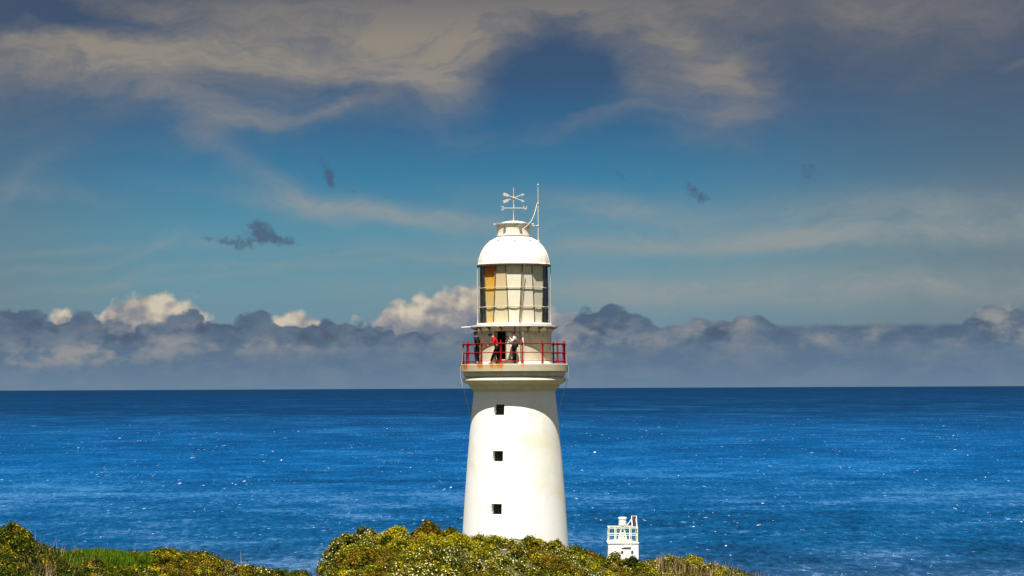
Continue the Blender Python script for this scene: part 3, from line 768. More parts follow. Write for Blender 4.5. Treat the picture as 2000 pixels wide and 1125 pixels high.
for a_ in (-80, -20, 17, 62): 
    lug = MB(); lug.tube([(70.5 * U * math.sin(R(a_)), -70.5 * U * math.cos(R(a_)), Z(517)), (70.9 * U * math.sin(R(a_)), -70.9 * U * math.cos(R(a_)), Z(503))], 0.012, 5); lug.build('rod', M_bone, dome)
vt = MB(); vt.lathe([(31.0 * U, Z(464.5)), (31.0 * U, Z(461.8)), (33.0 * U, Z(461.2)), (32.4 * U, Z(457)), (32.6 * U, Z(446)), (33.2 * U, Z(438))], 48)
vent = vt.build('ventilator', mat('aged_ivory_paint', (0.70, 0.63, 0.50), 0.5, var=0.08, vscale=3, dirt=(0.5, 0.42, 0.3), dirt_amt=0.08), LH, smooth=True)
vr = MB(); vr.lathe([(32.6 * U, Z(438.2)), (35.6 * U, Z(438.0)), (35.8 * U, Z(436.4)), (28 * U, Z(435.6)), (20 * U, Z(433.6)), (10 * U, Z(431.8)), (0.01, Z(431.2))], 48)
for a_ in (-90, -30, 20, 88): vr.box((36.5 * U * math.sin(R(a_)), -36.5 * U * math.cos(R(a_)), Z(437.4)), (0.16, 0.16, 0.05), Matrix.Rotation(R(a_), 3, 'Z'))
vr.build('cap', M_dome, vent, smooth=True, auto=30)
vs_ = MB(); vs_.lathe([(30.6 * U, Z(463.5)), (31.6 * U, Z(463.0)), (31.6 * U, Z(461.6))], 48); vs_.build('seam_band', M_dark, vent)
for a_ in (-32, 14, 60, -75):
    vc = MB(); vc.bar((33.6 * U * math.sin(R(a_)), -33.6 * U * math.cos(R(a_)), Z(438)), (33.4 * U * math.sin(R(a_)), -33.4 * U * math.cos(R(a_)), Z(446)), 0.03, 0.03); vc.build('clip', M_bone, vent)

# weather vane: mast, crossed arrows, compass arms with letters
vm = MB(); xm = 0.0
vm.tube([(0, 0, Z(432)), (0, 0, Z(404)), (0, 0, Z(386)), (0, 0, Z(368)), (0, 0, Z(365.5))], [0.036, 0.028, 0.024, 0.018, 0.006], 8)
vm.ball((0, 0, Z(386)), 0.065); vm.ball((0, 0, Z(406)), 0.055)
vane = vm.build('weather_vane', M_bone, LH, smooth=True)
def arrow(sgn):
    mb = MB(); L = Vector((-20.5 * U, 0, sgn * 8.0 * U)); Rr = Vector((20.0 * U, 0, -sgn * 7.0 * U)); o = Vector((0, -0.02 * sgn, Z(386.2)))
    d = (Rr - L).normalized(); n_ = Vector((0, 1, 0)).cross(d).normalized()
    mb.tube([o + L, o + Rr], 0.022, 6)
    def plate(pts, th=0.02):
        a_ = [p + Vector((0, th, 0)) for p in pts]; b_ = [p - Vector((0, th, 0)) for p in pts]; k = len(pts)
        mb.add(a_ + b_, [tuple(range(k)), tuple(range(2 * k - 1, k - 1, -1))] + [(i, i + k, (i + 1) % k + k, (i + 1) % k) for i in range(k)])
    tip = o + Rr
    plate([tip + d * 0.06, tip - d * 0.13 + n_ * 0.085, tip - d * 0.09, tip - d * 0.13 - n_ * 0.085])
    t0 = o + L
    plate([t0 + n_ * 0.08, t0 + d * 0.28 + n_ * 0.075, t0 + d * 0.36, t0 + d * 0.28 - n_ * 0.075, t0 - n_ * 0.08, t0 + d * 0.05])
    return mb
for s_ in (1, -1): arrow(s_).build('arrow', M_bone, vane)
ca = MB(); zl = Z(406.3); L = 19.5 * U
ca.tube([(-L, 0, zl), (L, 0, zl)], 0.018, 6); ca.tube([(0, -L, zl), (0, L, zl)], 0.018, 6); ca.build('compass_arms', M_bone, vane)
def letter(ch, c, ax, h=0.22):
    """ch built of bars, seen true from the south side of the vane"""
    mb = MB(); c = Vector(c); wd = h * 0.62; b_ = 0.036
    def s_(x0, z0, x1, z1): mb.bar(c + ax * x0 + Vector((0, 0, z0)), c + ax * x1 + Vector((0, 0, z1)), b_, b_)
    hh = h / 2; ww = wd / 2
    if ch == 'E': s_(-ww, -hh, -ww, hh); s_(-ww, hh - .015, ww, hh - .015); s_(-ww, 0, ww * .7, 0); s_(-ww, -hh + .015, ww, -hh + .015)
    if ch == 'W': s_(-ww * 1.3, hh, -ww * .6, -hh); s_(-ww * .6, -hh, 0, hh * .5); s_(0, hh * .5, ww * .6, -hh); s_(ww * .6, -hh, ww * 1.3, hh)
    if ch == 'N': s_(-ww, -hh, -ww, hh); s_(-ww, hh, ww, -hh); s_(ww, -hh, ww, hh)
    if ch == 'S': s_(ww, hh - .015, -ww, hh - .015); s_(-ww, hh, -ww, 0); s_(-ww, 0, ww, 0); s_(ww, 0, ww, -hh); s_(ww, -hh + .015, -ww, -hh + .015)
    return mb
letter('E', (-L - 0.07, 0, zl), Vector((-1, 0, 0))).build('letter', M_bone, vane)
letter('W', (L + 0.09, 0, zl), Vector((-1, 0, 0))).build('letter', M_bone, vane)
letter('N', (0.02, -L - 0.05, zl), Vector((0, 1, 0))).build('letter', M_bone, vane)
letter('S', (0, L + 0.05, zl), Vector((0, -1, 0))).build('letter', M_bone, vane)

# lightning rod beside the ventilator
lr = MB(); xr = 47.8 * U
lr.tube([(xr, -0.1, Z(472)), (xr, -0.1, Z(398)), (xr, -0.1, Z(372)), (xr, -0.1, Z(363)), (xr, -0.1, Z(357))], [0.030, 0.026, 0.024, 0.018, 0.006], 8)
lr.ball((xr, -0.1, Z(361.5)), 0.045); lr.box((xr, -0.1, Z(470.5)), (0.16, 0.12, 0.10)); lr.ball((xr, -0.1, Z(398)), 0.06); lr.ball((xr, -0.1, Z(441.5)), 0.055)
lr.tube([(34 * U, -0.1, Z(440.5)), (xr, -0.1, Z(441.5))], 0.028, 6)
rod = lr.build('lightning_rod', M_bone, LH, smooth=True)
wr = MB(); wr.tube([(45.6 * U, -0.14, Z(398.5)), (43.0 * U, -0.3, Z(410)), (39.5 * U, -0.5, Z(422)), (34.5 * U, -0.65, Z(433)), (28 * U, -0.82, Z(441)), (18.5 * U, -0.95, Z(449))], 0.02, 6); wr.build('conductor_wire', M_bone, rod)
# conductor running down the lantern and the drum
cw = MB(); cw.tube([(20.5 * U, -73.0 * U, Z(519)), (19.5 * U, -71.5 * U, Z(532)), (14 * U, -69.8 * U, Z(600)), (11 * U, -74.6 * U, Z(632)), (11 * U, -75 * U, Z(650)), (12.6 * U, -74.4 * U, Z(708))], 0.022, 6); cw.build('conductor_cable', M_iron, LH)
# light cables from balcony edge back to the shaft
cb = MB()
cb.tube([(-98.5 * U, -12 * U, Z(678)), (-102.5 * U, -12 * U, Z(711)), (-105.8 * U, -12 * U, Z(718)), (-104.5 * U, -12 * U, Z(738)), (-99.5 * U, -14 * U, Z(757)), (-84.5 * U, -16 * U, Z(818))], 0.012, 5)
cb.build('stay_cable', M_bone, LH); cb = MB()
cb.tube([(98.5 * U, -12 * U, Z(680)), (102.5 * U, -12 * U, Z(711)), (105.8 * U, -12 * U, Z(718)), (104.5 * U, -12 * U, Z(738)), (99.5 * U, -14 * U, Z(757)), (84.5 * U, -16 * U, Z(806))], 0.012, 5)
cb.build('stay_cable', M_bone, LH)

# ------------------------------------------------------------------ low light beacon behind the scrub
DB = 165.0; UB = DB / F
bx, by = unroll(1216.0, 1060.0)
BX = bx * UB; 
def ZB(y): return ZC + (755.5 + 1.0 - y) * UB
gz_b = float(ground_z(BX, DB)) - 0.3
BT = empty('beacon_tower', (BX, DB, gz_b))
tag(BT, 'small white light beacon with caged platform, lamp drum and tilted solar panel, beyond the scrub', 'beacon')
def zb_(y): return ZB(y) - gz_b
M_bw = mat('beacon_white_paint', (0.82, 0.82, 0.80), 0.6, var=0.05, dirt=(0.5, 0.45, 0.35), dirt_amt=0.04)
M_by = mat('beacon_cream_paint', (0.74, 0.72, 0.50), 0.55, var=0.12, vscale=6, dirt=(0.45, 0.25, 0.08), dirt_amt=0.12, dscale=6)
hw_ = 29.3 * UB
blk = MB(); zt = zb_(1061.5)
blk.box((0, 0, zt / 2), (2 * hw_, 2 * hw_, zt)); blk.box((0, 0, zt + 0.03), (2 * hw_ + 0.07, 2 * hw_ + 0.07, 0.06))
bo = blk.build('block_house', M_bw, BT)
fz = -hw_ - 0.012
x_ = MB(); x_.box((5.5 * UB, fz, zb_(1070.6)), (18 * UB, 0.03, 0.05)); x_.build('slot', M_dark, bo)
x_ = MB(); x_.box((8 * UB, fz, zb_(1066.5)), (15 * UB, 0.03, 4.6 * UB)); x_.build('sign_plate', mat('plate_paint', (0.72, 0.71, 0.66), 0.5), bo)
for xx in (-2.4, 17.2):
    x_ = MB(); x_.tube([(xx * UB, fz + 0.02, zb_(1077.6)), (xx * UB, fz - 0.03, zb_(1077.6))], 0.085, 14); x_.build('round_vent', M_dark, bo)
rl = None
hp = 27.6 * UB
for y in (1031.5, 1045.6, 1058.8):
    mb = MB(); z_ = zb_(y); t_ = 0.07 if y < 1040 else 0.055
    for s_ in (-1, 1):
        mb.box((0, s_ * hp, z_), (2 * hp + t_, t_, t_)); mb.box((s_ * hp, 0, z_), (t_ * 0.98, 2 * hp - t_, t_ * 0.98))
    o = mb.build('guard_rail' if rl is None else 'rail', M_by, BT if rl is None else rl)
    if rl is None: rl = o
p0_ = None
for (xx, yy) in [(a_, b_) for a_ in (-1, -0.5, 0.55, 1) for b_ in (-1, 1)] + [(a_, b_) for a_ in (-1, 1) for b_ in (-0.1,)]:
    if p0_ is None:
        mb = MB(); mb.box((0, 0, 14.8 * UB), (0.06, 0.06, 29 * UB)); p0_ = mb.build('post', M_by, rl); o = p0_
    else: o = p0_.copy(); col.objects.link(o); o.parent = rl
    o.location = (xx * hp + (0.0), yy * hp + (0.004 if abs(xx) < 1 else 0), zt + 0.06)
lt = MB(); za, zz_ = zt + 0.05, zb_(1032)
for sx in (-1, 1):
    for sy in (-1, 1):
        lt.bar((sx * 8.5 * UB + 0.0, sy * 8.5 * UB, za), (sx * 2.0 * UB, sy * 2.0 * UB, zz_), 0.07, 0.07)
for f_ in (0.3, 0.62):
    h_ = (8.5 + (2.0 - 8.5) * f_) * UB; z_ = za + (zz_ - za) * f_
    for s_ in (-1, 1): lt.box((0, s_ * h_, z_), (2 * h_, 0.05, 0.05)); lt.box((s_ * h_, 0, z_ + 0.003), (0.05, 2 * h_, 0.05))
for s_ in (-1, 1):
    lt.bar((-8 * UB, s_ * 8.4 * UB, za + .02), (4.2 * UB, s_ * 4.2 * UB, za + (zz_ - za) * .62), 0.035, 0.035); lt.bar((8 * UB, s_ * 8.3 * UB, za + .02), (-4.2 * UB, s_ * 4.1 * UB, za + (zz_ - za) * .62), 0.035, 0.035)
lt.box((0.0, 0, za + 0.28), (0.22, 0.3, 0.5)); lt.build('lattice_stand', M_by, BT)
ld = MB(); zd = zb_(1032.5); ld.lathe([(0.01, zd), (2.5 * UB, zd), (2.5 * UB, zb_(1028.0)), (7.9 * UB, zb_(1027.6)), (8.1 * UB, zb_(1025.5)), (7.5 * UB, zb_(1025)), (7.5 * UB, zb_(1016)), (8.2 * UB, zb_(1015.6)), (8.2 * UB, zb_(1012.8)), (7.0 * UB, zb_(1012.1)), (0.01, zb_(1011.6))], 24, c=(-1.5 * UB + 0.06, 0, 0))
ld.build('lamp_drum', M_bw, BT, smooth=True, auto=30)
sp_ = MB(); A = Vector((18.5 * UB, -0.30, zb_(1030.5))); B = Vector((27.2 * UB, -0.30, zb_(1030.5))); C_ = Vector((27.8 * UB, 0.35, zb_(1010.8))); D_ = Vector((18.0 * UB, 0.35, zb_(1010.8)))
n_ = (B - A).cross(D_ - A).normalized()
sp_.add([A, B, C_, D_, A + n_ * -0.04, B + n_ * -0.04, C_ + n_ * -0.04, D_ + n_ * -0.04], [(0, 1, 2, 3), (7, 6, 5, 4), (0, 4, 5, 1), (1, 5, 6, 2), (2, 6, 7, 3), (3, 7, 4, 0)])
so = sp_.build('solar_panel', mat('maroon_solar_cells', (0.030, 0.003, 0.005), 0.6, spec=0.1, var=0.3, vscale=5), BT)
sf = MB()
for p_, q_ in ((A, B), (B, C_), (C_, D_), (D_, A)): sf.bar(p_ + n_ * 0.02, q_ + n_ * 0.02, 0.035, 0.03)
sf.build('panel_frame', M_bw, so)
ss = MB(); ss.bar((18 * UB, 0.2, zb_(1016)), (8 * UB, 0.05, zb_(1029.5)), 0.045, 0.045); ss.bar((27 * UB, 0.3, zb_(1014)), (27.4 * UB, -0.5, zb_(1031)), 0.05, 0.05); ss.build('panel_strut', M_bw, so)

# ------------------------------------------------------------------ people on the balcony
dep = None
def skinned(chains, sub=2):
    """chains: list of (list of (pos, radius)); chains share vertices by equal positions; returns verts, faces"""
    vs = []; es = []; rad = []; idx = {}
    def vid(p, r):
        k = (round(p[0], 4), round(p[1], 4), round(p[2], 4))
        if k not in idx: idx[k] = len(vs); vs.append(p); rad.append(r)
        return idx[k]
    for ch in chains:
        pr_ = None
        for p, r in ch:
            i = vid(p, r)
            if pr_ is not None and pr_ != i: es.append((pr_, i))
            pr_ = i
    me = bpy.data.meshes.new('tmp'); me.from_pydata(vs, es, []); o = bpy.data.objects.new('tmp', me); col.objects.link(o)
    m = o.modifiers.new('s', 'SKIN'); m.use_smooth_shade = True
    for i, r in enumerate(rad):
        r = r if isinstance(r, tuple) else (r, r)
        me.skin_vertices[0].data[i].radius = r
    me.skin_vertices[0].data[0].use_root = True
    sb = o.modifiers.new('u', 'SUBSURF'); sb.levels = sub; sb.render_levels = sub
    bpy.context.view_layer.update()
    ev = o.evaluated_get(bpy.context.evaluated_depsgraph_get()); m2 = ev.to_mesh()
    V_ = [tuple(v.co) for v in m2.vertices]; F_ = [tuple(p.vertices) for p in m2.polygons]
    ev.to_mesh_clear(); bpy.data.objects.remove(o); bpy.data.meshes.remove(me)
    return V_, F_
def part(name, lst, m, parent):
    mb = MB()
    for V_, F_ in lst: mb.add(V_, F_)
    return mb.build(name, m, parent, smooth=True, auto=180)
def hand(w0, d, side_v, curl):
    """palm and five bent fingers from wrist w0 along d"""
    d = Vector(d).normalized(); sv = Vector(side_v).normalized(); nv = d.cross(sv).normalized()
    out = [skinned([[(tuple(w0), .026), (tuple(w0 + d * .04), (.034, .022)), (tuple(w0 + d * .085), (.038, .018))]], 1)]
    for k, (off, ln) in enumerate(((-.030, .068), (-.010, .078), (.010, .074), (.029, .058))):
        b_ = w0 + d * .082 + sv * off; m_ = b_ + d * ln * .5 + nv * curl * .02; e_ = m_ + d * ln * .35 + nv * curl * .045
        out.append(skinned([[(tuple(b_ - d * .01), .0095), (tuple(m_), .009), (tuple(e_), .007)]], 1))
    b_ = w0 + d * .03 - sv * .03; out.append(skinned([[(tuple(b_), .011), (tuple(b_ - sv * .03 + d * .03), .0105), (tuple(b_ - sv * .035 + d * .062 + nv * curl * .02), .008)]], 1))
    return out
M_skin = mat('skin', (0.36, 0.20, 0.13), 0.55, var=0.08)
def cloth(name, c, r=0.85): return mat(name, c, r, spec=0.06, var=0.22, vscale=9, bump=0.3, bscale=14)
def head_mesh(c, fwd, tilt):
    """head with brow, nose, mouth, chin and ears, facing fwd"""
    mb = MB(); rng_ = 14; sg = 20
    fwd = Vector(fwd).normalized(); rot = fwd.to_track_quat('X', 'Z').to_matrix() @ Matrix.Rotation(tilt, 3, 'Y')
    vs = []; 
    for i in range(rng_ + 1):
        th_ = -math.pi / 2 + math.pi * i / rng_
        for k in range(sg):
            ph_ = 2 * math.pi * k / sg
            x = math.cos(th_) * math.cos(ph_); y = math.cos(th_) * math.sin(ph_); z = math.sin(th_)
            fx = 0.098; fy = 0.077 * (1 - 0.20 * max(0, -z)); px_ = x * fx; py_ = y * fy; pz_ = z * 0.122
            if x > 0:
                px_ += 0.020 * math.exp(-((y / .16) ** 2 + ((z + .12) / .16) ** 2))      # nose
                px_ += 0.007 * math.exp(-((y / .4) ** 2 + ((z - .22) / .10) ** 2))        # brow
                px_ -= 0.009 * math.exp(-(((abs(y) - .36) / .15) ** 2 + ((z - .06) / .10) ** 2))  # eye sockets
                px_ += 0.006 * math.exp(-((y / .26) ** 2 + ((z + .46) / .06) ** 2))       # lips
                px_ += 0.010 * math.exp(-((y / .3) ** 2 + ((z + .80) / .14) ** 2))        # chin
            vs.append(Vector(c) + rot @ Vector((px_, py_, pz_)))
    fs = [(i * sg + k, i * sg + (k + 1) % sg, (i + 1) * sg + (k + 1) % sg, (i + 1) * sg + k) for i in range(rng_) for k in range(sg)]
    mb.add(vs, fs)
    for s_ in (-1, 1):
        mb.ball(Vector(c) + rot @ Vector((-0.008, s_ * 0.077, -0.004)), 0.028, 8, 6, (0.75, 0.35, 1.0))
    return (mb.v, mb.f), rot
def hair_mesh(c, rot, long_=0.0):
    mb = MB(); sg = 22; rg_ = 12; vs = []
    for i in range(rg_ + 1):
        z = -0.35 - long_ + (1.35 + long_) * i / rg_
        for k in range(sg):
            ph_ = 2 * math.pi * k / sg; x0 = math.cos(ph_)
            zz = max(z, 0.36) if x0 > 0.45 else (max(z, -0.02) if x0 > 0.05 else z)
            rr = math.sqrt(max(0.0, 1 - min(1, max(zz, -0.3)) ** 2))
            wv = 1.08 + 0.05 * math.sin(k * 2.3 + i)
            vs.append(Vector(c) + rot @ Vector((x0 * rr * 0.104 * wv - 0.006, math.sin(ph_) * rr * 0.084 * wv, zz * 0.130)))
    fs = [(i * sg + k, i * sg + (k + 1) % sg, (i + 1) * sg + (k + 1) % sg, (i + 1) * sg + k) for i in range(rg_) for k in range(sg)]
    mb.add(vs, fs); return mb.v, mb.f
def shoe(c, fwd):
    f_ = Vector((fwd[0], fwd[1], 0)).normalized(); c = Vector(c)
    return skinned([[(tuple(c - f_ * .06 + Vector((0, 0, .045))), (.042, .042)), (tuple(c + f_ * .05 + Vector((0, 0, .042))), (.046, .038)), (tuple(c + f_ * .17 + Vector((0, 0, .03))), (.036, .026))]], 1)
def person(px, rr, facing, J, cols, label, group, extra=None, longhair=0.0):
    """J: joint positions in metres, x forward, y to the person's left, z up"""
    x = (px - 1004.7) * U; y = -math.sqrt(max(0.0, (rr * U) ** 2 - x * x))
    root = empty('person', (XA + x, DT + y, Z(711.1)), math.atan2(facing[1], facing[0]))
    tag(root, label, 'person', group)
    v = {k: Vector(p) for k, p in J.items() if len(p) == 3}
    T = lambda p: tuple(p)
    nk = v['neck']; ch = v['chest']; pe = v['pelvis']; hc = v['head']
    (hv, hf), rot = head_mesh(hc, (1, 0, 0) if 'turn' not in J else J['turn'], J['tilt'][0])
    body = [skinned([[(T(pe), (.135, .10)), (T((pe + ch) / 2), (.115, .085)), (T(ch), (.145, .10)), (T(nk), .055), (T(nk.lerp(hc, 0.55)), .052)],
                     [(T(ch), (.145, .10)), (T(v['shL']), .058), (T(v['elL']), .042), (T(v['haL']), .028)],
                     [(T(ch), (.145, .10)), (T(v['shR']), .058), (T(v['elR']), .042), (T(v['haR']), .028)],
                     [(T(pe), (.135, .10)), (T(v['hiL']), .085), (T(v['knL']), .055), (T(v['anL']), .038)],
                     [(T(pe), (.135, .10)), (T(v['hiR']), .085), (T(v['knR']), .055), (T(v['anR']), .038)]])]
    body.append((hv, hf))
    for s_ in ('L', 'R'):
        w0 = v['ha' + s_]; d = (w0 - v['el' + s_]).normalized()
        body += hand(w0, d, d.cross(Vector((0, 1, 0))) + Vector((0.01, 0, 0)), 1.0)
    part('person_body', body, M_skin, root)
    k = 1.22
    top = skinned([[(T(pe + Vector((0, 0, -.05))), (.150, .118)), (T((pe + ch) / 2), (.160, .135)), (T(ch), (.185, .150)), (T(nk.lerp(ch, .25)), .075)],
                   [(T(ch), (.165, .122)), (T(v['shL']), .086), (T(v['elL']), .066), (T(v['haL'].lerp(v['elL'], .12)), .045)],
                   [(T(ch), (.165, .122)), (T(v['shR']), .086), (T(v['elR']), .066), (T(v['haR'].lerp(v['elR'], .12)), .045)]])
    part(cols.get('topname', 'jacket'), [top], cols['top'], root)
    tro = skinned([[(T(pe + Vector((0, 0, .04))), (.148, .115)), (T(v['hiL']), .118), (T(v['knL']), .088), (T(v['anL']), .068)],
                   [(T(pe + Vector((0, 0, .04))), (.148, .115)), (T(v['hiR']), .118), (T(v['knR']), .088), (T(v['anR']), .068)]])
    part('trousers', [tro], cols['leg'], root)
    part('hair', [hair_mesh(hc, rot, longhair)], cols['hair'], root)
    for s_ in ('L', 'R'):
        a_ = v['an' + s_]; part('shoe', [shoe((a_.x, a_.y, max(0, a_.z - .085)), (1, 0))], cols['shoe'], root)
    return root
c_blk = cloth('black_cloth', (0.010, 0.010, 0.012)); c_nav = cloth('charcoal_cloth', (0.018, 0.018, 0.024)); c_red = cloth('red_cloth', (0.55, 0.012, 0.02)); c_gry = cloth('light_grey_cloth', (0.42, 0.42, 0.42)); c_wht = cloth('white_cloth', (0.7, 0.7, 0.68))
h_blk = cloth('black_hair', (0.007, 0.006, 0.006), 0.5); h_brn = cloth('brown_hair', (0.030, 0.014, 0.009), 0.5); s_blk = mat('black_shoe', (0.01, 0.01, 0.01), 0.5)
GP = 'visitors on the lighthouse balcony'
J1 = dict(pelvis=(0, 0, .95), chest=(.01, 0, 1.28), neck=(.035, 0, 1.49), head=(.085, 0, 1.635), shL=(.02, .19, 1.40), shR=(0, -.19, 1.40), elL=(-.17, .27, 1.14), haL=(.02, .22, .96), elR=(-.04, -.27, 1.12), haR=(.10, -.20, .90),
          hiL=(0, .09, .88), hiR=(0, -.09, .88), knL=(.03, .10, .48), knR=(-.02, -.10, .48), anL=(-.02, .10, .09), anR=(-.05, -.10, .09), tilt=(0.25,))
p1 = person(932.5, 88.5, (-1, 0.35), J1, dict(top=c_blk, leg=c_nav, hair=h_blk, shoe=s_blk), 'person in black jacket and trousers standing leftmost at the balcony rail', GP)
J2 = dict(pelvis=(0, 0, .97), chest=(.13, 0, 1.26), neck=(.26, 0, 1.43), head=(.37, 0, 1.53), shL=(.18, .18, 1.36), shR=(.18, -.18, 1.36), elL=(.22, .24, 1.10), haL=(.38, .14, 1.04), elR=(.20, -.25, 1.10), haR=(.38, -.12, 1.03),
          hiL=(.01, .09, .90), hiR=(0, -.09, .90), knL=(.20, .10, .50), knR=(-.02, -.10, .48), anL=(.36, .10, .09), anR=(-.10, -.10, .09), tilt=(0.75,))
p2 = person(972.0, 87.0, (-1, -0.10), J2, dict(top=c_red, leg=c_blk, hair=h_blk, shoe=s_blk, topname='jumper'), 'person in red top bending forward over the balcony rail in front of the dark doorway', GP)
col_ = skinned([[(( .20, .07, 1.455), .026), ((.215, 0, 1.475), .03), ((.20, -.07, 1.455), .026)]], 1); part('collar', [col_], c_wht, p2)
J3 = dict(pelvis=(0, 0, .95), chest=(.0, 0, 1.28), neck=(.035, 0, 1.48), head=(.075, 0, 1.625), shL=(.0, .19, 1.39), shR=(.0, -.19, 1.39), elL=(.15, .20, 1.16), haL=(.26, .05, 1.40), elR=(.10, -.24, 1.13), haR=(.29, -.10, 1.20),
          hiL=(0, .09, .88), hiR=(0, -.09, .88), knL=(.06, .10, .48), knR=(-.06, -.10, .48), anL=(.05, .10, .09), anR=(-.08, -.10, .09), tilt=(0.2,))
p3 = person(1004.5, 88.0, (-1, -0.25), J3, dict(top=c_gry, leg=c_blk, hair=h_brn, shoe=s_blk, topname='jumper'), 'person in light grey top and black trousers raising a camera, right of the doorway', GP)
# held camera and carried bag
def on(root, p): 
    m_ = Matrix.Translation(root.location) @ Matrix.Rotation(root.rotation_euler.z, 4, 'Z'); return m_ @ Vector(p)
hcam = empty('camera_in_hand', on(p3, (.34, 0.03, 1.44)), p3.rotation_euler.z); tag(hcam, 'small black camera held up in front of the grey topped person', 'camera')
mb = MB(); mb.box((0, 0, 0), (0.06, 0.15, 0.10)); mb.box((-.005, 0, .06), (0.045, 0.06, 0.03)); mb.build('camera_body', s_blk, hcam)
mb = MB(); mb.tube([(.03, 0, 0), (.07, 0, 0), (.10, 0, 0)], [.036, .034, .038], 14); mb.build('lens', s_blk, hcam)
bagr = empty('shoulder_bag', on(p3, (-.17, -.10, 1.0)), p3.rotation_euler.z); tag(bagr, 'black shoulder bag slung at the back of the grey topped person', 'bag')
V_, F_ = skinned([[((-.02, 0, -.14), (.13, .075)), ((0, 0, 0), (.15, .09)), ((0, 0, .14), (.12, .07))]], 2); part('bag_body', [(V_, F_)], c_blk, bagr)
mb = MB(); mb.tube([(0.0, 0, .14), (.02, -.12, .30), (.11, -.13, .43), (.20, .0, .49), (.28, .16, .40), (.22, .20, .2), (.02, .16, .05)], 0.022, 6); mb.build('strap', c_blk, bagr, smooth=True)
mb = MB(); mb.box((.30, -.10, -.04), (0.10, 0.05, 0.07)); mb.build('flap_tag', c_wht, bagr)

# ------------------------------------------------------------------ vegetation
def leaf_mat(name, c0, c1, c2=None, rough=0.6, trans=0.25):
    m = bpy.data.materials.new(name); m.use_nodes = True
    t = NT(m.node_tree); b = m.node_tree.nodes['Principled BSDF']
    g = t.new('ShaderNodeNewGeometry'); rnd = S(t, g.outputs['Random Per Island'])
    pts = [(0.0, c0), (1.0, c1)] if c2 is None else [(0.0, c0), (0.55, c1), (1.0, c2)]
    c = t.ramp(rnd, pts)
    n = t.noise(S(t, g.outputs['Position']), 0.8, 4, 0.6)
    c = t.mix(1.0, c, t.ramp(n, [(0.3, (0.65, 0.72, 0.6)), (0.7, (1.25, 1.15, 1.1))]), 'MULTIPLY')
    t.put(b.inputs['Base Color'], c); b.inputs['Roughness'].default_value = rough; b.inputs['Specular IOR Level'].default_value = 0.08
    tl = t.new('ShaderNodeBsdfTranslucent'); t.put(tl.inputs[0], c)
    mx = t.new('ShaderNodeMixShader'); mx.inputs[0].default_value = trans
    out = m.node_tree.nodes['Material Output']
    t.l.new(b.outputs[0], mx.inputs[1]); t.l.new(tl.outputs[0], mx.inputs[2]); t.l.new(mx.outputs[0], out.inputs[0])
    return m
L_dark = leaf_mat('dark_green_leaf', (0.005, 0.012, 0.001), (0.018, 0.034, 0.002), (0.040, 0.062, 0.003))
L_olive = leaf_mat('olive_leaf', (0.055, 0.066, 0.001), (0.105, 0.112, 0.002), (0.17, 0.165, 0.004))
L_yel = leaf_mat('yellow_green_tip', (0.18, 0.160, 0.002), (0.34, 0.285, 0.004), (0.48, 0.39, 0.012))
L_org = leaf_mat('rusty_leaf', (0.09, 0.040, 0.004), (0.18, 0.085, 0.008), (0.28, 0.15, 0.018))
L_flw = leaf_mat('cream_flower', (0.42, 0.37, 0.17), (0.60, 0.53, 0.30), (0.70, 0.64, 0.44), trans=0.15)
L_grs = leaf_mat('bright_grass_blade', (0.045, 0.10, 0.003), (0.095, 0.18, 0.006), (0.16, 0.23, 0.010))
L_dry = leaf_mat('dry_twig', (0.10, 0.06, 0.03), (0.22, 0.14, 0.08), (0.36, 0.26, 0.16), trans=0.0)
LEAFM = [L_dark, L_olive, L_yel, L_org, L_flw]
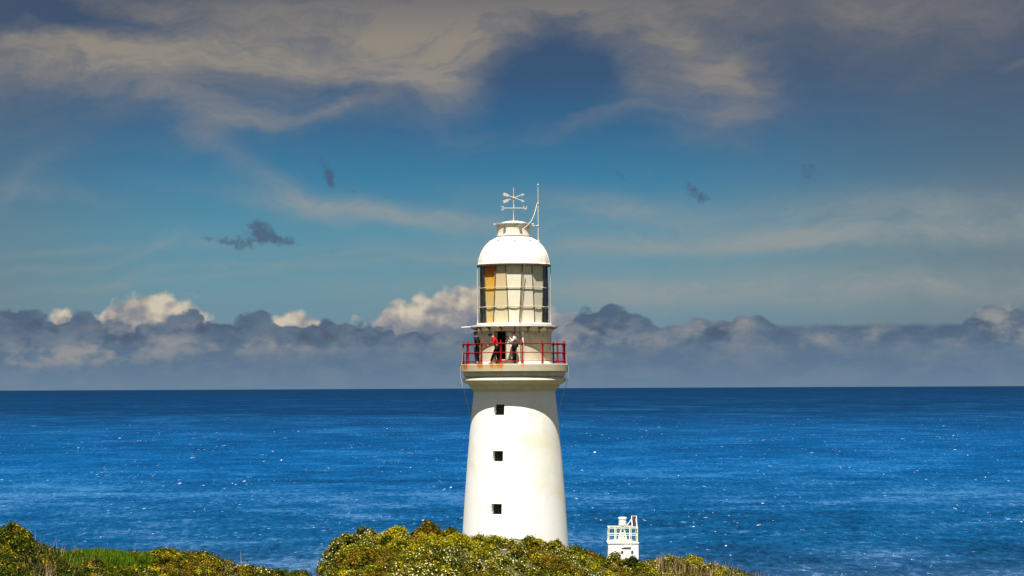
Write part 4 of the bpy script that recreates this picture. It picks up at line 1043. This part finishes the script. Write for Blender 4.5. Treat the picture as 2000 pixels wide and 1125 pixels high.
#            dark olive yellow orange flower
SPEC = {'green': (.66, .30, .03, .01, .0), 'olive': (.20, .68, .10, .02, .0), 'gold': (.06, .30, .62, .02, .0), 'rusty': (.16, .28, .06, .50, .0), 'flower': (.42, .34, .14, .01, .09), 'gflower': (.20, .40, .34, .01, .05), 'deep': (.78, .19, .03, 0, 0)}
def leaf_cloud(centers, radii, species, per, rg_):
    """many small leaf faces over the shells of clumps; returns V, Q, material index"""
    C0 = np.repeat(centers, per, axis=0); R0 = np.repeat(radii, per)
    N = len(C0)
    d = rg_.normal(size=(N, 3)); d[:, 2] = np.abs(d[:, 2]) * 1.15 - 0.35; d /= np.linalg.norm(d, axis=1)[:, None]
    lump = 0.80 + 0.55 * (fbm(d[:, 0] * 2.2 + C0[:, 0] * 3.1 + 50, d[:, 1] * 2.2 + d[:, 2] * 1.7 + C0[:, 1] * 2.7 + 50, 5, 3) - 0.45)
    sh_ = lump * (1 - 0.32 * rg_.random(N) ** 2)
    pos = C0 + d * (R0 * sh_)[:, None] * np.array([1.05, 1.05, 0.92])
    pos[:, 2] += (rg_.random(N) < 0.06) * rg_.random(N) * 0.14
    nrm__ = d * 0.9 + rg_.normal(size=(N, 3)) * 0.55 + np.array([0, 0, 0.25]); nrm__ /= np.linalg.norm(nrm__, axis=1)[:, None]
    t1 = np.cross(nrm__, rg_.normal(size=(N, 3))); t1 /= np.linalg.norm(t1, axis=1)[:, None]
    t2 = np.cross(nrm__, t1)
    mi = np.zeros(N, int); sp = np.repeat(species, per); rnd = rg_.random(N)
    names = list(SPEC)
    for i, nm in enumerate(names):
        cum = np.cumsum(SPEC[nm]); cum = cum / cum[-1]
        k = sp == i; mi[k] = np.searchsorted(cum, rnd[k])
    mi = np.clip(mi, 0, 4)
    # tips (yellow, flowers) sit on the outside
    out_ = (mi == 2) | (mi == 4)
    pos[out_] = (C0 + d * (R0 * lump * 1.0)[:, None] * np.array([1.05, 1.05, 0.94]))[out_]
    size = 0.020 + 0.024 * rg_.random(N); size[mi == 4] = 0.018 + 0.016 * rg_.random((mi == 4).sum())
    asp = np.where(mi == 4, 0.95, 0.42 + 0.2 * rg_.random(N))
    L_ = t1 * size[:, None] * 1.25; W_ = t2 * (size * asp)[:, None]
    fold = nrm__ * (size * 0.18)[:, None]
    Vv = np.stack([pos - L_, pos - W_ + fold, pos + L_, pos + W_ + fold], 1).reshape(-1, 3)
    Qq = np.arange(N * 4).reshape(-1, 4)
    return Vv, Qq, mi
names = list(SPEC); SI = {n: i for i, n in enumerate(names)}
# hero bushes along the crest, each its own thing: photo x, photo y of its top, width m, height m, kind, depth offset, label
HERO = [
    (672, 1052, 1.15, 0.95, 'flower', -1.0, 'round bush thick with cream flowers at the left end of the middle bank'),
    (712, 1036, 0.95, 0.70, 'flower', 0.3, 'cream flowered bush topping the left shoulder of the middle bank'),
    (776, 1031, 0.85, 0.60, 'gold', 0.2, 'yellow green bush on the crest left of the tallest rusty one'),
    (836, 1021, 0.90, 0.75, 'rusty', 0.4, 'tallest rusty orange bush on the crest, left of the lighthouse foot'),
    (878, 1026, 0.60, 0.55, 'green', 0.3, 'dark green bush touching the left edge of the lighthouse foot'),
    (940, 1040, 0.60, 0.45, 'olive', 0.2, 'low olive bush in front of the lighthouse under its lowest window'),
    (1035, 1047, 0.70, 0.45, 'deep', 0.2, 'darkest bush in front of the right half of the lighthouse foot'),
    (1086, 1050, 0.50, 0.50, 'gflower', 0.2, 'flower flecked bush at the right edge of the lighthouse foot'),
    (1200, 1076, 0.55, 0.45, 'flower', 0.0, 'pale flowered bush hiding the left foot of the small beacon'),
    (1232, 1080, 0.50, 0.42, 'deep', -0.2, 'dark bush in front of the right foot of the small beacon'),
    (1350, 1082, 1.10, 0.40, 'gflower', 0.0, 'long low cream flecked bush on the crest right of the small beacon'),
    (22, 1029, 1.30, 0.62, 'green', 0.0, 'dark green bush topping the slope at the far left'),
    (185, 1096, 0.90, 0.55, 'green', -3.5, 'deep green bush below the bright grass on the left slope'),
    (330, 1074, 0.90, 0.45, 'gold', 0.0, 'yellowish bush at the right end of the bright grass'),
    (405, 1079, 0.80, 0.40, 'gflower', 0.0, 'pale tipped bush on the crest of the left slope'),
    (290, 1112, 0.80, 0.45, 'flower', -3.0, 'grey green flowered bush low on the left slope'),
]
M_stem = mat('shrub_stem', (0.07, 0.045, 0.025), 0.9, var=0.3, vscale=8)
hero_pts = []
for (hx, hy, wd, ht, kind_, dof, lab) in HERO:
    d = float(ridge_d(hx)) + dof
    p = at(hx, hy, d); gx = p.x; gzr = float(ground_z(gx, d)); top = p.z
    ht2 = max(ht, top - gzr)
    root = empty('shrub', (gx, d, gzr)); tag(root, lab, 'shrub')
    rg_ = np.random.default_rng(int(hx * 7 + hy)); nC = int(16 + wd * 18)
    cc = []; rr_ = []
    for i in range(nC):
        a_ = rg_.random() * 2 * math.pi; q = math.sqrt(rg_.random()); hz = (1 - q ** 2.0) * (0.75 + 0.25 * rg_.random())
        r_ = 0.14 + 0.11 * rg_.random()
        cc.append((q * math.cos(a_) * wd * .55, q * math.sin(a_) * wd * .55, max(0.05, ht2 * hz - r_ * .6))); rr_.append(r_)
    sp = np.full(nC, SI[kind_]); mixi = rg_.random(nC) < 0.2; sp[mixi] = rg_.integers(0, 4, mixi.sum())
    Vv, Qq, mi = leaf_cloud(np.array(cc), np.array(rr_), sp, 200, rg_)
    f_ = mi == 4
    def sub(mask, name, mats, midx=None):
        q = Qq[mask]; vv = Vv.reshape(-1, 4, 3)[mask].reshape(-1, 3)
        if len(q) == 0: return
        np_mesh(name, vv, np.arange(len(q) * 4).reshape(-1, 4), mats, root, midx)
    sub(f_ | True, 'foliage', LEAFM, mi)
    mb = MB()
    for i in range(7):
        c_ = cc[rg_.integers(0, nC)]; mb.tube([(c_[0] * .15, c_[1] * .15, -0.1), (c_[0] * .6, c_[1] * .6, c_[2] * .55), (c_[0], c_[1], c_[2])], [.03, .02, .008], 5)
    mb.build('stem', M_stem, root)
    hero_pts.append((gx, d, wd * .5))

# the rest of the scrub: nobody could count it
def scatter(n, pxr, dmin, dmax, seed):
    rg_ = np.random.default_rng(seed)
    px = rg_.uniform(pxr[0], pxr[1], n); dr_ = ridge_d(px)
    d = dr_ + rg_.uniform(dmin, dmax, n)
    return (px - 1000) * d / F, d, px, dr_, rg_
def scrub(name, n, pxr, dmin, dmax, seed, lab, per):
    x, d, px, dr_, rg_ = scatter(n, pxr, dmin, dmax, seed)
    g = ground_z(x, d)
    py = 755.5 - (px - 1000) * 0.00445 - (g + 0.3 - ZC) * F / d
    keep = py < 1190
    gl = np.zeros(len(x), bool)
    # leave room for the grass patch on the left crest
    gl = (px > 118) & (px < 300) & (d > dr_ - 4.2) & (d < dr_ + 2.5) & (py < 1062 + (px - 118) * 0.10 + 34)
    keep &= ~(gl & (rg_.random(len(x)) < 0.93))
    x, d, px, dr_, g = x[keep], d[keep], px[keep], dr_[keep], g[keep]
    r_ = 0.17 + 0.30 * rg_.random(len(x)) ** 1.6
    r_ *= np.where(px < 620, 0.9, 1.0)
    big = fbm(x * 0.8, d * 0.8, 31, 3)
    z = g - 0.10 + VEG * 0.95 * (-0.4 + 2.7 * big) - r_ * 0.30 + rg_.normal(size=len(x)) * 0.07
    z = np.clip(z, g - 0.16, g + VEG * 0.95 - r_ * 0.55)
    # limit height so the crest follows the land
    a1 = fbm(x * 0.55 + 9, d * 0.55, 41, 3); a2 = fbm(x * 0.9 + 3, d * 0.7, 77, 3); a3 = rg_.random(len(x))
    sp = np.full(len(x), SI['olive'])
    sp[a1 > 0.50] = SI['gold']; sp[a1 < 0.42] = SI['green']; sp[a1 < 0.33] = SI['deep']
    sp[(a2 > 0.56)] = SI['rusty']; sp[(a2 < 0.37)] = SI['flower']; sp[(a2 > 0.46) & (a2 < 0.49) & (a1 > 0.47)] = SI['gflower']
    k = a3 < 0.16; sp[k] = rg_.integers(0, 7, k.sum())
    mid = (px > 640) & (px < 1000) & (d < dr_ - 1.5) & (a2 < 0.52) & (rg_.random(len(x)) < 0.5); sp[mid] = SI['flower']
    up = (px > 740) & (px < 960) & (d > dr_ - 2.5) & (rg_.random(len(x)) < 0.6); sp[up] = SI['gold']
    lf_ = (px < 620) & (rg_.random(len(x)) < 0.40); sp[lf_] = SI['rusty']
    dk_ = (px < 130) & (rg_.random(len(x)) < 0.5); sp[dk_] = SI['deep']
    nf = (px < 620) & ((sp == SI['flower']) | (sp == SI['gflower'])) & (px < 300); sp[nf] = SI['green']
    lf2 = (px < 620) & (rg_.random(len(x)) < 0.35); sp[lf2] = SI['deep']
    Vv, Qq, mi = leaf_cloud(np.stack([x, d, z], -1), r_, sp, per, rg_)
    o = np_mesh(name, Vv, Qq, LEAFM, None, mi); tag(o, lab, 'scrub', kind='stuff')
scrub('coastal_scrub', 1900, (628, 1620), -11.0, 2.0, 3, 'dense low green and gold coastal scrub with cream flowers covering the middle and right bank', 240)
scrub('heath_scrub', 2500, (-620, 626), -9.0, 2.0, 4, 'dense brownish green heath covering the slope at the lower left', 190)

# grass patch and dry twigs
def blades(n, pxr, dof, hgt, seed, m, name, lab, cat, lean=0.25, wd=0.012, gate=None):
    x, d, px, dr_, rg_ = scatter(n, pxr, dof[0], dof[1], seed)
    if gate is not None:
        k = gate(px, d, dr_, rg_); x, d, px = x[k], d[k], px[k]
    g = ground_z(x, d); n = len(x)
    h = hgt * (0.5 + rg_.random(n)); a_ = rg_.random(n) * 2 * math.pi; ln = lean * h
    b0 = np.stack([x, d, g], -1); tp = b0 + np.stack([np.cos(a_) * ln, np.sin(a_) * ln, h], -1); md = (b0 + tp) / 2 + np.stack([0 * h, 0 * h, h * 0.06], -1)
    sd_ = np.stack([np.cos(a_ + 1.57), np.sin(a_ + 1.57), 0 * a_], -1) * wd
    Vv = np.stack([b0 - sd_, b0 + sd_, md + sd_ * .8, md - sd_ * .8, tp + sd_ * .15, tp - sd_ * .15], 1).reshape(-1, 3)
    bi = np.arange(n)[:, None] * 6
    Qq = np.concatenate([bi + np.array([[0, 1, 2, 3]]), bi + np.array([[3, 2, 4, 5]])])
    o = np_mesh(name, Vv, Qq, [m]); tag(o, lab, cat, kind='stuff')
blades(26000, (112, 312), (-4.6, 2.2), 0.25, 8, L_grs, 'grass', 'bright green grass patch on the crest of the left slope', 'grass')
blades(2600, (-20, 640), (-8, 1.0), 0.62, 9, L_dry, 'dry_stalks', 'dry pale stalks standing up through the heath on the left slope', 'dry stalks', lean=0.45, wd=0.006,
       gate=lambda px, d, dr_, r_: r_.random(len(px)) < np.where((px > 60) & (px < 190), 1.0, 0.12) * np.where((px > 118) & (px < 300) & (d > dr_ - 3), 0.05, 1.0))
blades(1500, (1280, 1520), (-4, 1.0), 0.5, 10, L_dry, 'dry_grass', 'dry pale grass stalks among the scrub on the right slope', 'dry grass', lean=0.5, wd=0.006)
